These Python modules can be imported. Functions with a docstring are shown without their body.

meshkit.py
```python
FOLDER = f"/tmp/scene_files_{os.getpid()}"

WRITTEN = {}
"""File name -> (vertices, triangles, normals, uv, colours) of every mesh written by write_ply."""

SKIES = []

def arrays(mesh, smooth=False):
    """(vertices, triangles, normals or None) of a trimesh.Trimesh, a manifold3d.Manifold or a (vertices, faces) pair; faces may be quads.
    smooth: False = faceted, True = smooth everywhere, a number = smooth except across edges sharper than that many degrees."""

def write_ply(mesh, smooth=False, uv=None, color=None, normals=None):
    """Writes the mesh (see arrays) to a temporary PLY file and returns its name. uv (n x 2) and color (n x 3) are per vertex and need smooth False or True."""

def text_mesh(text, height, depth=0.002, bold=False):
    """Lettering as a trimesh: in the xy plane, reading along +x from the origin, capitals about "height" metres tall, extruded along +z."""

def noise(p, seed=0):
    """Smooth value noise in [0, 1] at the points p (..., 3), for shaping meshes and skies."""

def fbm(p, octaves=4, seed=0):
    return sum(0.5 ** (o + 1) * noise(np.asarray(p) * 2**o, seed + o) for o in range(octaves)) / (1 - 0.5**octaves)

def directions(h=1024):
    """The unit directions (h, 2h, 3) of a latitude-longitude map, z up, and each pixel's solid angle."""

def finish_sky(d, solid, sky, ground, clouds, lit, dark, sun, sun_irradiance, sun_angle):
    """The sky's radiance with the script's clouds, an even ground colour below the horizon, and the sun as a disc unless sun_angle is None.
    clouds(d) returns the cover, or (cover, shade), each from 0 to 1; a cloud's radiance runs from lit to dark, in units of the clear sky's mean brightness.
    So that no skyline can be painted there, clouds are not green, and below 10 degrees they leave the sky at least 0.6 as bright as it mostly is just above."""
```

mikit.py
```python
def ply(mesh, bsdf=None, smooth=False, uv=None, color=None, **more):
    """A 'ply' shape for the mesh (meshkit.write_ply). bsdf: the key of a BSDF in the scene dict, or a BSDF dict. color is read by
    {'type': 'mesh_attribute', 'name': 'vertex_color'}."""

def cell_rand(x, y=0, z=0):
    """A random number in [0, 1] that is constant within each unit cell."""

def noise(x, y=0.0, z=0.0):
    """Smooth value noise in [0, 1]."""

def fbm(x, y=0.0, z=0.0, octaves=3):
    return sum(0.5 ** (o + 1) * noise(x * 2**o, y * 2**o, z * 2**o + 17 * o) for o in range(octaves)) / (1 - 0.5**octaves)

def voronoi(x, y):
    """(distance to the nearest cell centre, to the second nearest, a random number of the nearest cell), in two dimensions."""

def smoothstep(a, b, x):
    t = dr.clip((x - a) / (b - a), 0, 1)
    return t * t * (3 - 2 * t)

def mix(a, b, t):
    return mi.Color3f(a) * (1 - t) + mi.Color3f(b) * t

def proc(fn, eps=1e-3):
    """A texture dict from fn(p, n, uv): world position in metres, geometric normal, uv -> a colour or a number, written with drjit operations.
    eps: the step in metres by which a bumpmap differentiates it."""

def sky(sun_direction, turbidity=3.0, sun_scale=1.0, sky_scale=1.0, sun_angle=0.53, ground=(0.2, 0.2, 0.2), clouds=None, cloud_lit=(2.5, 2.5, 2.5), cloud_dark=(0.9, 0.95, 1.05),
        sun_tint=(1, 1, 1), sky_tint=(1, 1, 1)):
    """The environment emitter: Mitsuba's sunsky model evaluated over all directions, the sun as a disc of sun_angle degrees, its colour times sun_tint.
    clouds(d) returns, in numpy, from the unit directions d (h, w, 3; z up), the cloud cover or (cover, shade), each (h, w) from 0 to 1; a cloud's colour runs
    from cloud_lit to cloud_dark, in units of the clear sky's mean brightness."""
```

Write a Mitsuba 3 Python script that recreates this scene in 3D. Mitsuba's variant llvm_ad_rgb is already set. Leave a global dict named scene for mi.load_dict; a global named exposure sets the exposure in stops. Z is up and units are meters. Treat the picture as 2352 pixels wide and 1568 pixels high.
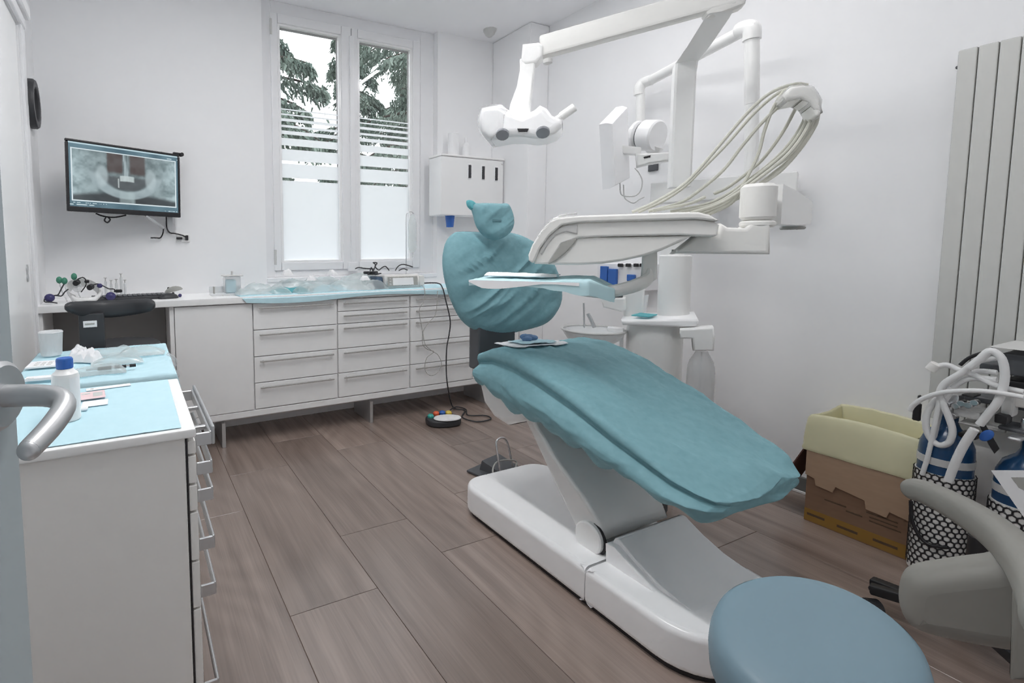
import math, random
import numpy as np, trimesh, shapely, shapely.geometry as sg
import drjit as dr, mitsuba as mi
import mikit, meshkit
from mikit import proc, noise, fbm, smoothstep, mix, cell_rand
T = mi.ScalarTransform4f
rng = np.random.default_rng(7)
V = lambda *a: np.array(a, float)

# ---------------------------------------------------------------- camera (all in metres, z up, camera in the doorway)
F, PX, PY, W, H = 1161.78, 861.1, 664.4, 2352.0, 1568.0
RIGHT, DOWN, FWD = V(.90134186, -.43308732, -.0042696), V(-.03934265, -.07205474, -.99662444), V(.43131776, .8984673, -.08198476)
CAM = V(0, 0, 1.15)
def at(px, py, X=None, Y=None, z=None, d=None):
    """the point of the room seen at a pixel, on the plane X=, Y=, z= or at depth d="""
    r = RIGHT * (px - PX) / F + DOWN * (py - PY) / F + FWD
    t = d if d is not None else (X - CAM[0]) / r[0] if X is not None else (Y - CAM[1]) / r[1] if Y is not None else (z - CAM[2]) / r[2]
    return CAM + r * t
m4 = np.eye(4); m4[:3, 0], m4[:3, 1], m4[:3, 2], m4[:3, 3] = -RIGHT, -DOWN, FWD, CAM
scene, labels = {'type': 'scene'}, {}
scene['camera'] = {'type': 'perspective', 'fov': math.degrees(2 * math.atan(W / 2 / F)), 'fov_axis': 'x', 'to_world': T(m4),
                   'principal_point_offset_x': (W / 2 - PX) / W, 'principal_point_offset_y': (H / 2 - PY) / H,
                   'near_clip': .02, 'far_clip': 200.0}
exposure = 0.0
scene['sky'] = mikit.sky((-.3, -.6, .75), turbidity=4.0, sun_scale=0.0, sky_scale=1.0, ground=(.25, .26, .25), clouds=lambda d: np.ones(d.shape[:2]), cloud_lit=(18.5, 19.2, 20.0), cloud_dark=(18, 18.5, 19))
LAMP = 32.0

# ---------------------------------------------------------------- materials
def mat(key, **k): scene[key] = k; return key
def pl(key, c, rough=.4, **k): return mat(key, type='twosided', b={'type': 'principled', 'base_color': c if isinstance(c, dict) else {'type': 'rgb', 'value': list(c)}, 'roughness': rough, **({} if 'eta' in k else {'specular': .5}), **k})
def df(key, c): return mat(key, type='twosided', b={'type': 'diffuse', 'reflectance': c if isinstance(c, dict) else {'type': 'rgb', 'value': list(c)}})
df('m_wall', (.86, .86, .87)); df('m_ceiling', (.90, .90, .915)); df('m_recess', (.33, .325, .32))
pl('m_white', (.82, .82, .81), .3); pl('m_white_gloss', (.85, .85, .855), .16, clearcoat=.5); pl('m_cabinet', (.81, .81, .81), .35)
pl('m_frame', (.80, .80, .815), .3); pl('m_cream', (.75, .745, .72), .35); pl('m_warm', (.78, .765, .74), .45); pl('m_radiator', (.57, .57, .55), .4)
pl('m_grey', (.36, .36, .34), .5); pl('m_light_grey', (.55, .55, .54), .4); pl('m_dark', (.035, .036, .04), .45); pl('m_black', (.012, .012, .014), .4)
pl('m_charcoal', (.075, .08, .088), .4); pl('m_vinyl', (.23, .225, .205), .42); pl('m_blue_vinyl', (.155, .235, .285), .45)
pl('m_navy', (.03, .085, .27), .35); pl('m_royal', (.03, .12, .42), .35); pl('m_tank', (.012, .055, .135), .2); pl('m_teal_btn', (.05, .38, .33), .4)
pl('m_orange', (.75, .13, .05), .4); pl('m_yellow', (.75, .55, .08), .4); pl('m_green', (.06, .24, .16), .5); pl('m_purple', (.04, .035, .13), .4)
pl('m_chrome', (.75, .75, .76), .18, metallic=1.0); pl('m_alu', (.60, .61, .62), .38, metallic=.8); pl('m_handle', (.52, .515, .50), .4, metallic=.6)
pl('m_hose', (.50, .50, .44), .45); pl('m_white_hose', (.74, .74, .74), .4); pl('m_lens', (.22, .23, .25), .15); pl('m_paper', (.80, .80, .81), .7)
pl('m_pink', (.72, .55, .56), .7); pl('m_baseboard', (.13, .13, .125), .5); pl('m_slate', (.05, .085, .14), .4); pl('m_seal', (.3, .3, .3), .6)
mat('m_glass', type='thindielectric', int_ior=1.5)
mat('m_clear', type='thindielectric', int_ior=1.33)
mat('m_film', type='principledthin', base_color={'type': 'rgb', 'value': [.93, .95, .97]}, roughness=.9, diff_trans=1.25, spec_trans=0.0, eta=1.3)
def cloth(key, c, trans, rough=.75):
    mat(key, type='principledthin', base_color=c if isinstance(c, dict) else {'type': 'rgb', 'value': list(c)}, roughness=rough, diff_trans=trans, spec_trans=0.0, eta=1.4, sheen=.3)
def fleece(p, n, uv):                                                # fine fibre mottling of non-woven sheets
    a = fbm(p.x * 60, p.y * 60, p.z * 60, 3)
    return mix((.145, .305, .345), (.20, .375, .42), a)
pl('m_teal', proc(fleece), .7, sheen=.5)
cloth('m_teal_edge', (.20, .55, .60), .7)
def sheetblue(p, n, uv): return mix((.45, .655, .72), (.49, .69, .755), fbm(p.x * 40, p.y * 40, p.z * 40, 2))
pl('m_sheet', proc(sheetblue), .7, sheen=.3)
pl('m_bag', (.70, .67, .45), .4, sheen=.2)
mat('m_film_bag', type='blendbsdf', weight=.30, a={'type': 'thindielectric', 'int_ior': 1.45}, b={'type': 'twosided', 'b': {'type': 'principled', 'base_color': {'type': 'rgb', 'value': [.80, .88, .88]}, 'roughness': .2, 'specular': .8}})
mat('m_wrap', type='blendbsdf', weight=.07, a={'type': 'thindielectric', 'int_ior': 1.35}, b={'type': 'twosided', 'b': {'type': 'principled', 'base_color': {'type': 'rgb', 'value': [.85, .87, .88]}, 'roughness': .15, 'specular': .8}})
mat('m_translucent', type='blendbsdf', weight=.62, a={'type': 'thindielectric', 'int_ior': 1.3}, b={'type': 'twosided', 'b': {'type': 'principled', 'base_color': {'type': 'rgb', 'value': [.82, .84, .85]}, 'roughness': .25}})
mat('m_faint', type='blendbsdf', weight=.25, a={'type': 'thindielectric', 'int_ior': 1.4}, b={'type': 'twosided', 'b': {'type': 'principled', 'base_color': {'type': 'rgb', 'value': [.75, .77, .78]}, 'roughness': .2}})
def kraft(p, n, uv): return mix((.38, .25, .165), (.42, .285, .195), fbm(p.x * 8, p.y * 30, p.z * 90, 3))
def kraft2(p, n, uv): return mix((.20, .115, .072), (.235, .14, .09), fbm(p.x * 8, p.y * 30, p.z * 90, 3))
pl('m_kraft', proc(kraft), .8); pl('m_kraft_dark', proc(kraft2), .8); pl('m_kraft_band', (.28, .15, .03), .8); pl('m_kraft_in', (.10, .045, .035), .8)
def net(p, n, uv):                                                   # printed honeycomb of the cylinder sleeves
    x, y = uv.x * 26, uv.y * 20
    r = dr.floor(y); sx = x + .5 * (r - 2 * dr.floor(r / 2))
    dx, dy = (sx - dr.floor(sx) - .5), (y - r - .5)
    d = dr.sqrt(dx * dx + dy * dy)
    return mix((.60, .60, .56), (.02, .02, .025), smoothstep(.36, .43, d))
pl('m_net', proc(net), .5)
def wood(p, n, uv):                                                  # wood-look tile; uv.x is the tile's own random number
    s = uv.x * 37.0
    g = fbm(p.x * 26 + s * 3, p.y * 1.7 + s, s, 4)
    w = fbm(p.x * 6 + 2.0 * noise(p.x * 3, p.y * 1.2, s) + s, p.y * .9 + s, 3.1 * s, 3)
    ring = .5 + .5 * dr.sin((p.x * 60 + 9 * noise(p.x * 4 + s, p.y * 1.5, s) * 4))
    fine = noise(p.x * 320, p.y * 9, s)
    t = .48 * g + .36 * w + .06 * ring + .10 * fine
    c = mix((.130, .094, .078), (.315, .247, .215), smoothstep(.12, .88, t))
    return c * (0.86 + .28 * uv.y)
pl('m_wood', proc(wood), .27, eta=1.9)
df('m_grout', (.24, .185, .155))

# ---------------------------------------------------------------- mesh helpers
def cat(*ms): return trimesh.util.concatenate([m for m in ms])
def hull(p): return trimesh.convex.convex_hull(np.asarray(p, float))
def sph_oct(seg):
    a = np.linspace(0, np.pi / 2, seg + 1)
    return np.array([[math.cos(t) * math.cos(f), math.cos(t) * math.sin(f), math.sin(t)] for t in a for f in a])
def rbox(size, r=.004, seg=2, c=(0, 0, 0)):
    s = np.asarray(size, float) / 2; r = min(r, s.min() * .98); o = sph_oct(seg)
    return hull(np.vstack([(s - r) * sg_ + r * o * sg_ for sg_ in [V(a, b, d) for a in (-1, 1) for b in (-1, 1) for d in (-1, 1)]]) + np.asarray(c, float))
def bx(lo, hi, r=.003, seg=1): lo, hi = np.asarray(lo, float), np.asarray(hi, float); return rbox(hi - lo, r, seg, (lo + hi) / 2)
def box(lo, hi): lo, hi = np.asarray(lo, float), np.asarray(hi, float); m = trimesh.creation.box(hi - lo); m.apply_translation((lo + hi) / 2); return m
def frame(o, u, v=None):
    """matrix with local x along u, local z as near v as can be, origin o"""
    u = np.asarray(u, float); u = u / np.linalg.norm(u); v = V(0, 0, 1) if v is None else np.asarray(v, float)
    if abs(u @ v) > .999 * np.linalg.norm(v): v = V(1, 0, 0) if abs(u[0]) < .9 else V(0, 1, 0)
    w = v - u * (u @ v); w /= np.linalg.norm(w); m = np.eye(4); m[:3, 0], m[:3, 1], m[:3, 2], m[:3, 3] = u, np.cross(w, u), w, o; return m
def put(m, M): m = m.copy(); m.apply_transform(M); return m
def rotz(a, o=(0, 0, 0)): return trimesh.transformations.rotation_matrix(a, [0, 0, 1], o)
def beam(a, b, w, h, r=.006, up=None, ext=0):
    """rounded bar from a to b, w wide, h high"""
    a, b = np.asarray(a, float), np.asarray(b, float); L = np.linalg.norm(b - a)
    return put(rbox((L + 2 * ext, w, h), r, 2), frame((a + b) / 2, b - a, up))
def spline(p, k=8, closed=False):
    p = np.asarray(p, float)
    if len(p) < 3 or k < 2: return p
    q = np.vstack([p[-1:], p, p[:2]]) if closed else np.vstack([2 * p[0] - p[1], p, 2 * p[-1] - p[-2]])
    out = []
    for i in range(1, len(q) - 2):
        a, b, c, d = q[i - 1:i + 3]
        for t in np.arange(k) / k: out.append(.5 * (2 * b + (c - a) * t + (2 * a - 5 * b + 4 * c - d) * t * t + (3 * b - a - 3 * c + d) * t ** 3))
    if not closed: out.append(q[-2])
    return np.array(out)
def loft(R, closed=True, caps=True):
    R = np.asarray(R, float); m, n = R.shape[:2]; v = R.reshape(-1, 3)
    i, j = np.meshgrid(np.arange(m - 1), np.arange(n if closed else n - 1), indexing='ij'); j2 = (j + 1) % n
    q = np.stack([i * n + j, i * n + j2, (i + 1) * n + j2, (i + 1) * n + j], -1).reshape(-1, 4)
    f = [q[:, [0, 1, 2]], q[:, [0, 2, 3]]]
    if caps and closed:
        v = np.vstack([v, R[0].mean(0), R[-1].mean(0)]); k = np.arange(n); k2 = (k + 1) % n
        f += [np.stack([k2, k, k * 0 + m * n], 1), np.stack([(m - 1) * n + k, (m - 1) * n + k2, k * 0 + m * n + 1], 1)]
    t = trimesh.Trimesh(v, np.vstack(f), process=False)
    if closed and caps and t.volume < 0: t.invert()
    return t
def tube(p, r, n=10, k=8, closed=False, flat=1.0):
    p = spline(p, k, closed); m = len(p); rr = np.broadcast_to(np.asarray(r, float), (m,)) if np.ndim(r) == 0 else np.interp(np.linspace(0, 1, m), np.linspace(0, 1, len(r)), r)
    t = np.gradient(p, axis=0); t /= np.linalg.norm(t, axis=1, keepdims=True) + 1e-12
    a = np.cross(t[0], V(0, 0, 1) if abs(t[0][2]) < .9 else V(1, 0, 0)); R = []; ang = np.arange(n) * 2 * np.pi / n
    for i in range(m):
        a = a - t[i] * (a @ t[i]); a /= np.linalg.norm(a) + 1e-12; b = np.cross(t[i], a)
        R.append(p[i] + rr[i] * (np.cos(ang)[:, None] * a + flat * np.sin(ang)[:, None] * b))
    return loft(np.vstack([R, R[:1]]) if closed else R, True, not closed)
def lathe(prof, n=32, M=None, sx=1, sy=1):
    ang = np.arange(n) * 2 * np.pi / n
    m = loft([np.stack([r * np.cos(ang) * sx, r * np.sin(ang) * sy, np.full(n, z)], 1) for r, z in prof])
    return put(m, M) if M is not None else m
def cyl(a, b, r, n=24, r2=None, ch=.0015):
    a, b = np.asarray(a, float), np.asarray(b, float); L = np.linalg.norm(b - a); r2 = r if r2 is None else r2; ch = min(ch, L / 3, r / 2)
    return put(lathe([(r - ch, 0), (r, ch), (r2, L - ch), (r2 - ch, L)], n), frame(a, b - a) @ trimesh.transformations.rotation_matrix(math.pi / 2, [0, 1, 0]))
def slab(poly, h, r=.003, seg=3):
    """outline (xy) thickened to h along +z with rounded rims"""
    p = np.asarray(poly, float); 
    if sg.Polygon(p).exterior.is_ccw is False: p = p[::-1]
    e = np.roll(p, -1, 0) - p; e /= np.linalg.norm(e, axis=1, keepdims=True) + 1e-12; nn = np.stack([e[:, 1], -e[:, 0]], 1)
    k = nn + np.roll(nn, 1, 0); k /= np.maximum((k * k).sum(1, keepdims=True) / 2, .25)
    r = min(r, h / 2 * .98); rings = []
    for t in np.linspace(0, np.pi / 2, seg + 1): rings.append((r * (1 - math.sin(t)), r * (1 - math.cos(t))))
    rings = rings + [(a, h - z) for a, z in rings[::-1]]
    R = [np.c_[p - k * a, np.full(len(p), z)] for a, z in rings]
    m = loft(R, True, False)
    c2, cf = trimesh.creation.triangulate_polygon(sg.Polygon(p - k * r), engine='earcut')
    if len(c2):
        a = trimesh.Trimesh(np.c_[c2, np.zeros(len(c2))], cf, process=False); b = trimesh.Trimesh(np.c_[c2, np.full(len(c2), h)], cf, process=False)
        if a.face_normals[:, 2].mean() > 0: a.invert()
        if b.face_normals[:, 2].mean() < 0: b.invert()
        m = cat(m, a, b)
    return m
def shell(P, t=.0012):
    """sheet (grid of points) with a real thickness"""
    P = np.asarray(P, float); du = np.gradient(P, axis=0); dv = np.gradient(P, axis=1); n = np.cross(du, dv); n /= np.linalg.norm(n, axis=2, keepdims=True) + 1e-12
    A, B = P + n * t / 2, P - n * t / 2; m, k = P.shape[:2]
    R = np.concatenate([A, B[:, ::-1]], 1); return loft(R, True, True) if False else _closed(A, B)
def _closed(A, B):
    m, k = A.shape[:2]; v = np.vstack([A.reshape(-1, 3), B.reshape(-1, 3)]); o = m * k
    i, j = np.meshgrid(np.arange(m - 1), np.arange(k - 1), indexing='ij'); q = np.stack([i * k + j, (i + 1) * k + j, (i + 1) * k + j + 1, i * k + j + 1], -1).reshape(-1, 4)
    f = [q, q[:, ::-1] + o]
    loop = np.r_[np.arange(k), np.arange(1, m) * k + k - 1, (m - 1) * k + np.arange(k - 2, -1, -1), np.arange(m - 2, 0, -1) * k]; nx = np.roll(loop, -1)
    f.append(np.stack([loop, nx, nx + o, loop + o], 1)); f = np.vstack(f)
    return trimesh.Trimesh(v, np.vstack([f[:, [0, 1, 2]], f[:, [0, 2, 3]]]), process=False)
def ell(a, b=None, n=40, p=2.0, c=(0, 0)):
    t = np.arange(n) * 2 * np.pi / n; b = a if b is None else b
    return np.stack([c[0] + a * np.sign(np.cos(t)) * np.abs(np.cos(t)) ** (2 / p), c[1] + b * np.sign(np.sin(t)) * np.abs(np.sin(t)) ** (2 / p)], 1)
def sphere(c, r, s=2): m = trimesh.creation.icosphere(s, 1.0); m.apply_scale(r); m.apply_translation(c); return m

# ---------------------------------------------------------------- scene entries
taken = set()
def key_of(name, parent=None):
    base = f'{parent}__{name}' if parent else name; k, i = base, 0
    while k in taken: i += 1; k = f'{base}_{i:03d}'
    taken.add(k); return k
def thing(name, label, category, group=None):
    k = key_of(name); labels[k] = {'label': label, 'category': category}
    if group: labels[k]['group'] = group
    return k
def part(name, mesh, m, parent, label=None, smooth=35, kind=None, **kw):
    k = key_of(name, parent); scene[k] = mikit.ply(mesh, m, smooth, **kw)
    if label or kind: labels[k] = {**({'label': label} if label else {}), **({'kind': kind} if kind else {})}
    return k
def solo(name, mesh, m, label, category, group=None, smooth=35, kind=None, **kw):
    k = thing(name, label, category, group); scene[k] = mikit.ply(mesh, m, smooth, **kw)
    if kind: labels[k]['kind'] = kind
    return k
def struct(name, mesh, m, label, smooth=False, category=None, parent=None, **kw):
    k = key_of(name, parent); scene[k] = mikit.ply(mesh, m, smooth, **kw); labels[k] = {'label': label, 'kind': 'structure'}
    return k

# ================================================================ THE SETTING
XL, XR, YB, YN, ZC = -.43, 2.79, 3.29, -.30, 2.74
struct('floor', box((XL - .3, -1.9, -.06), (XR + .1, YB + .1, -.0035)), 'm_grout', 'brown wood-look tiled floor in long planks')
PW, PLN, ph = .3055, 1.085, {0: 1.466, 1: 1.808, 2: 1.54, 3: 1.90, 4: 1.30, 5: 1.100, 6: 1.62, 7: 1.35}
for i in range(-4, 8):
    x0 = .7090 + PW * (i - 1); off = ph.get(i, 1.466 + .37 * i)
    y0 = off - PLN * math.ceil((off - YN) / PLN) - .0
    while y0 < YB:
        a, b = max(y0, YN), min(y0 + PLN, YB); xa, xb = max(x0, XL), min(x0 + PW, XR)
        if b - a > .02 and xb - xa > .02:
            m = bx((xa + .0009, a + .0009, -.006), (xb - .0009, b - .0009, 0), .0007, 1); m = trimesh.Trimesh(m.vertices, m.faces, process=False)
            u = rng.random(2); k = key_of('plank', 'floor'); scene[k] = mikit.ply(m, 'm_wood', False, uv=np.tile(u, (len(m.vertices), 1)))
        y0 += PLN
WX0, WX1, WZ0 = .795, 2.105, .955
struct('wall_back', cat(box((XL - .1, YB, 0), (WX0, YB + .28, ZC + .1)), box((WX1, YB, 0), (XR + .1, YB + .28, ZC + .1)), box((WX0, YB, 0), (WX1, YB + .28, WZ0))), 'm_wall', 'white wall with the tall window')
struct('wall_right', box((XR, YN - .1, 0), (XR + .1, YB, ZC + .1)), 'm_wall', 'white wall with the radiator')
struct('wall_corner', bx((2.61, 2.87, 0), (XR, YB, ZC), .012, 2), 'm_wall', 'white boxed pillar in the corner', 30)
DY0, DY1, DZ = 1.75, 2.895, 2.19
struct('wall_left', cat(box((XL - .1, DY1, 0), (XL, YB, ZC + .1)), box((XL - .1, YN - .1, 0), (XL, DY0, ZC + .1)), box((XL - .1, DY0, DZ), (XL, DY1, ZC + .1))), 'm_wall', 'white wall with the sliding door and the clock')
struct('wall_near', cat(box((XL - .1, YN - .1, 0), (-.44 + .02, YN, ZC + .1)), box((.44, YN - .1, 0), (XR + .1, YN, ZC + .1)), box((-.42, YN - .1, 2.12), (.44, YN, ZC + .1))), 'm_wall', 'white wall with the doorway')
struct('wall_corridor', cat(box((-.9, -1.9, 0), (-.8, YN - .1, ZC)), box((.8, -1.9, 0), (.9, YN - .1, ZC)), box((-.9, -2.0, 0), (.9, -1.9, ZC)), box((-.9, -2.0, ZC), (.9, YN - .1, ZC + .1)), box((-.9, -1.9, -.06), (.9, YN, -.001))), 'm_wall', 'white corridor outside the doorway')
struct('ceiling', box((XL - .1, YN - .1, ZC), (XR + .1, YB + .28, ZC + .1)), 'm_ceiling', 'flat white ceiling')
struct('baseboard_right', bx((XR - .014, YN, 0), (XR, 2.87, .075), .002), 'm_baseboard', 'dark grey baseboard')
struct('trim_1', bx((XR - .022, YN, 0), (XR - .0141, 2.87, .012), .002), 'm_white_gloss', 'thin white strip along the foot of the baseboard')
struct('baseboard_left', bx((XL, 3.0, 0), (XL + .014, YB, .075), .002), 'm_baseboard', 'dark grey baseboard')
# sliding door in the left wall
d1 = key_of('door_1'); labels[d1] = {'label': 'white sliding door leaf in the left wall', 'kind': 'structure'}
part('leaf', bx((XL - .05, DY0 + .01, .008), (XL - .008, DY1 - .006, DZ - .004), .003), 'm_cabinet', d1)
part('flush_pull', cat(cyl((XL - .012, 2.80, 1.02), (XL - .003, 2.80, 1.02), .02), cyl((XL - .012, 2.80, 1.06), (XL - .003, 2.80, 1.06), .02), bx((XL - .012, 2.783, 1.02), (XL - .004, 2.817, 1.06))), 'm_alu', d1, 'metal flush pull')
part('jamb', bx((XL - .002, DY1 + .002, 0), (XL + .012, DY1 + .085, DZ + .03), .003), 'm_frame', d1)
part('head', bx((XL - .002, DY0 - .08, DZ), (XL + .018, DY1 + .085, DZ + .05), .004), 'm_frame', d1)
part('track_cover', bx((XL - .002, DY0 - .08, DZ + .058), (XL + .035, DY1 + .12, DZ + .12), .006), 'm_white_gloss', d1)
# window: jambs, two sashes, panes with banded privacy film
w1 = key_of('window_1'); labels[w1] = {'label': 'tall white double casement window with banded frosted film', 'kind': 'structure'}
YF = YB + .055
part('frame', cat(bx((WX0 - .002, YF, WZ0), (.868, YF + .075, ZC), .004), bx((1.985, YF, WZ0), (WX1 + .002, YF + .075, ZC), .004), bx((.868, YF, WZ0), (1.985, YF + .075, 1.0), .004), bx((.868, YF, 2.655), (1.985, YF + .075, ZC), .004)), 'm_frame', w1)
part('sill', bx((WX0, YB - .012, WZ0 - .03), (WX1, YF + .01, WZ0), .005), 'm_frame', w1)
GL, GR, GZ = (.925, 1.333), (1.492, 1.897), (1.0685, 2.588)
FL = [(2.0729, 2.0645), (2.0603, 2.0405 + .012), (2.0405, 2.0307), (2.0095, 1.9911), (1.9671, 1.9515), (1.9303, 1.9062), (1.8821, 1.8338), (1.8096, 1.7339), (1.7139, 1.6208), (1.6021, GZ[0])]
FL = [f for i, f in enumerate(FL) if i != 1]
for (x0, x1), (s0, s1) in ((GL, (.86, 1.424)), (GR, (1.428, 1.978))):
    s = key_of('sash', w1); y0, y1 = YF - .018, YF + .045
    part('stile', bx((s0, y0, 1.0), (x0 - .018, y1, 2.66), .006, 2), 'm_frame', w1); part('stile', bx((x1 + .018, y0, 1.0), (s1, y1, 2.66), .006, 2), 'm_frame', w1)
    part('rail', bx((x0 - .018, y0, 1.0), (x1 + .018, y1, GZ[0] - .014), .006, 2), 'm_frame', w1); part('rail', bx((x0 - .018, y0, GZ[1] + .014), (x1 + .018, y1, 2.66), .006, 2), 'm_frame', w1)
    part('bead', cat(bx((x0 - .02, y0 + .012, GZ[0] - .015), (x0, y1 - .01, GZ[1] + .015), .002), bx((x1, y0 + .012, GZ[0] - .015), (x1 + .02, y1 - .01, GZ[1] + .015), .002),
                    bx((x0, y0 + .012, GZ[0] - .015), (x1, y1 - .01, GZ[0]), .002), bx((x0, y0 + .012, GZ[1]), (x1, y1 - .01, GZ[1] + .015), .002)), 'm_white_gloss', w1)
    gy = YF + .02
    p = part('pane', trimesh.Trimesh([[x0, gy, GZ[0]], [x1, gy, GZ[0]], [x1, gy, GZ[1]], [x0, gy, GZ[1]]], [[0, 1, 2], [0, 2, 3]], process=False), 'm_glass', w1, smooth=False)
    part('spacer', cat(box((x0, gy + .003, GZ[1] - .012), (x1, gy + .012, GZ[1])), box((x0, gy + .003, GZ[0]), (x0 + .005, gy + .012, GZ[1])), box((x1 - .005, gy + .003, GZ[0]), (x1, gy + .012, GZ[1]))), 'm_seal', w1)
    for a, b in FL: part('film_band', trimesh.Trimesh([[x0, gy - .003, b], [x1, gy - .003, b], [x1, gy - .003, a], [x0, gy - .003, a]], [[0, 1, 2], [0, 2, 3]], process=False), 'm_film', w1, smooth=False)
part('meeting_cover', bx((1.407, YF - .034, 1.03), (1.443, YF - .016, 2.60), .005, 2), 'm_frame', w1)
part('latch_cover', bx((1.385, YF - .04, .985), (1.452, YF - .014, 1.05), .006, 2), 'm_frame', w1)
for z in (1.04, 2.52): part('hinge', cyl((.866, YF - .012, z), (.866, YF - .012, z + .10), .009), 'm_light_grey', w1)
# hinged door leaf in which the camera's doorway stands, with its lever
d2 = key_of('door_2'); labels[d2] = {'label': 'pale blue-grey door leaf standing open at the left edge', 'kind': 'structure'}
pE = V(-.0985, .546, 0); ang = math.atan2(.80, .35); MD = np.eye(4); MD[:3, :3] = np.stack([V(math.cos(ang), math.sin(ang), 0), V(-math.sin(ang), math.cos(ang), 0), V(0, 0, 1)], 1); MD[:3, 3] = pE
pl('m_door', (.40, .455, .475), .35)
part('leaf', put(bx((-.86, 0, .008), (0, .04, 2.09), .003), MD), 'm_door', d2)

hz = 1.028
part('handle', put(cat(tube([(-.036, -.006, hz), (-.036, -.042, hz), (-.039, -.060, hz - .002), (-.050, -.070, hz - .006), (-.073, -.073, hz - .014), (-.098, -.072, hz - .022)], [.0095, .0092, .009, .0088, .0085, .008], 18, 8),
     cyl((-.036, -.004, hz), (-.036, -.015, hz), .029, 36, ch=.004), sphere((-.098, -.072, hz - .022), (.0078, .0078, .0078), 2)), MD), 'm_alu', d2, 'brushed metal lever handle on a round rose')

# ================================================================ BUILT-IN CABINETS ON THE BACK WALL
YC, ZT, ZB = 2.92, .874, .168
c1 = thing('counter', 'long white worktop running under the monitor and the window', 'counter')
part('top', bx((XL + .005, YC - .02, ZT - .036), (2.605, YB - .002, ZT), .004, 2), 'm_cabinet', c1)
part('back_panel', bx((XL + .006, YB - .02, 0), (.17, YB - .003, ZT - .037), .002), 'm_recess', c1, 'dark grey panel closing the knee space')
part('side_panel', bx((XL + .006, YC, 0), (XL + .026, YB - .021, ZT - .037), .002), 'm_cabinet', c1)
cb = thing('base_cabinet', 'row of white cabinets with one door and three stacks of drawers under the window', 'cabinet')
part('body', cat(bx((.172, YC + .004, ZB), (.195, YB - .003, ZT - .037), .002), bx((.195, YC + .022, ZB), (2.6, YB - .003, ZT - .037), .002)), 'm_cabinet', cb)
part('bottom_rail', bx((.195, YC + .001, ZB), (2.6, YC + .021, .204), .002), 'm_cabinet', cb)
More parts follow.
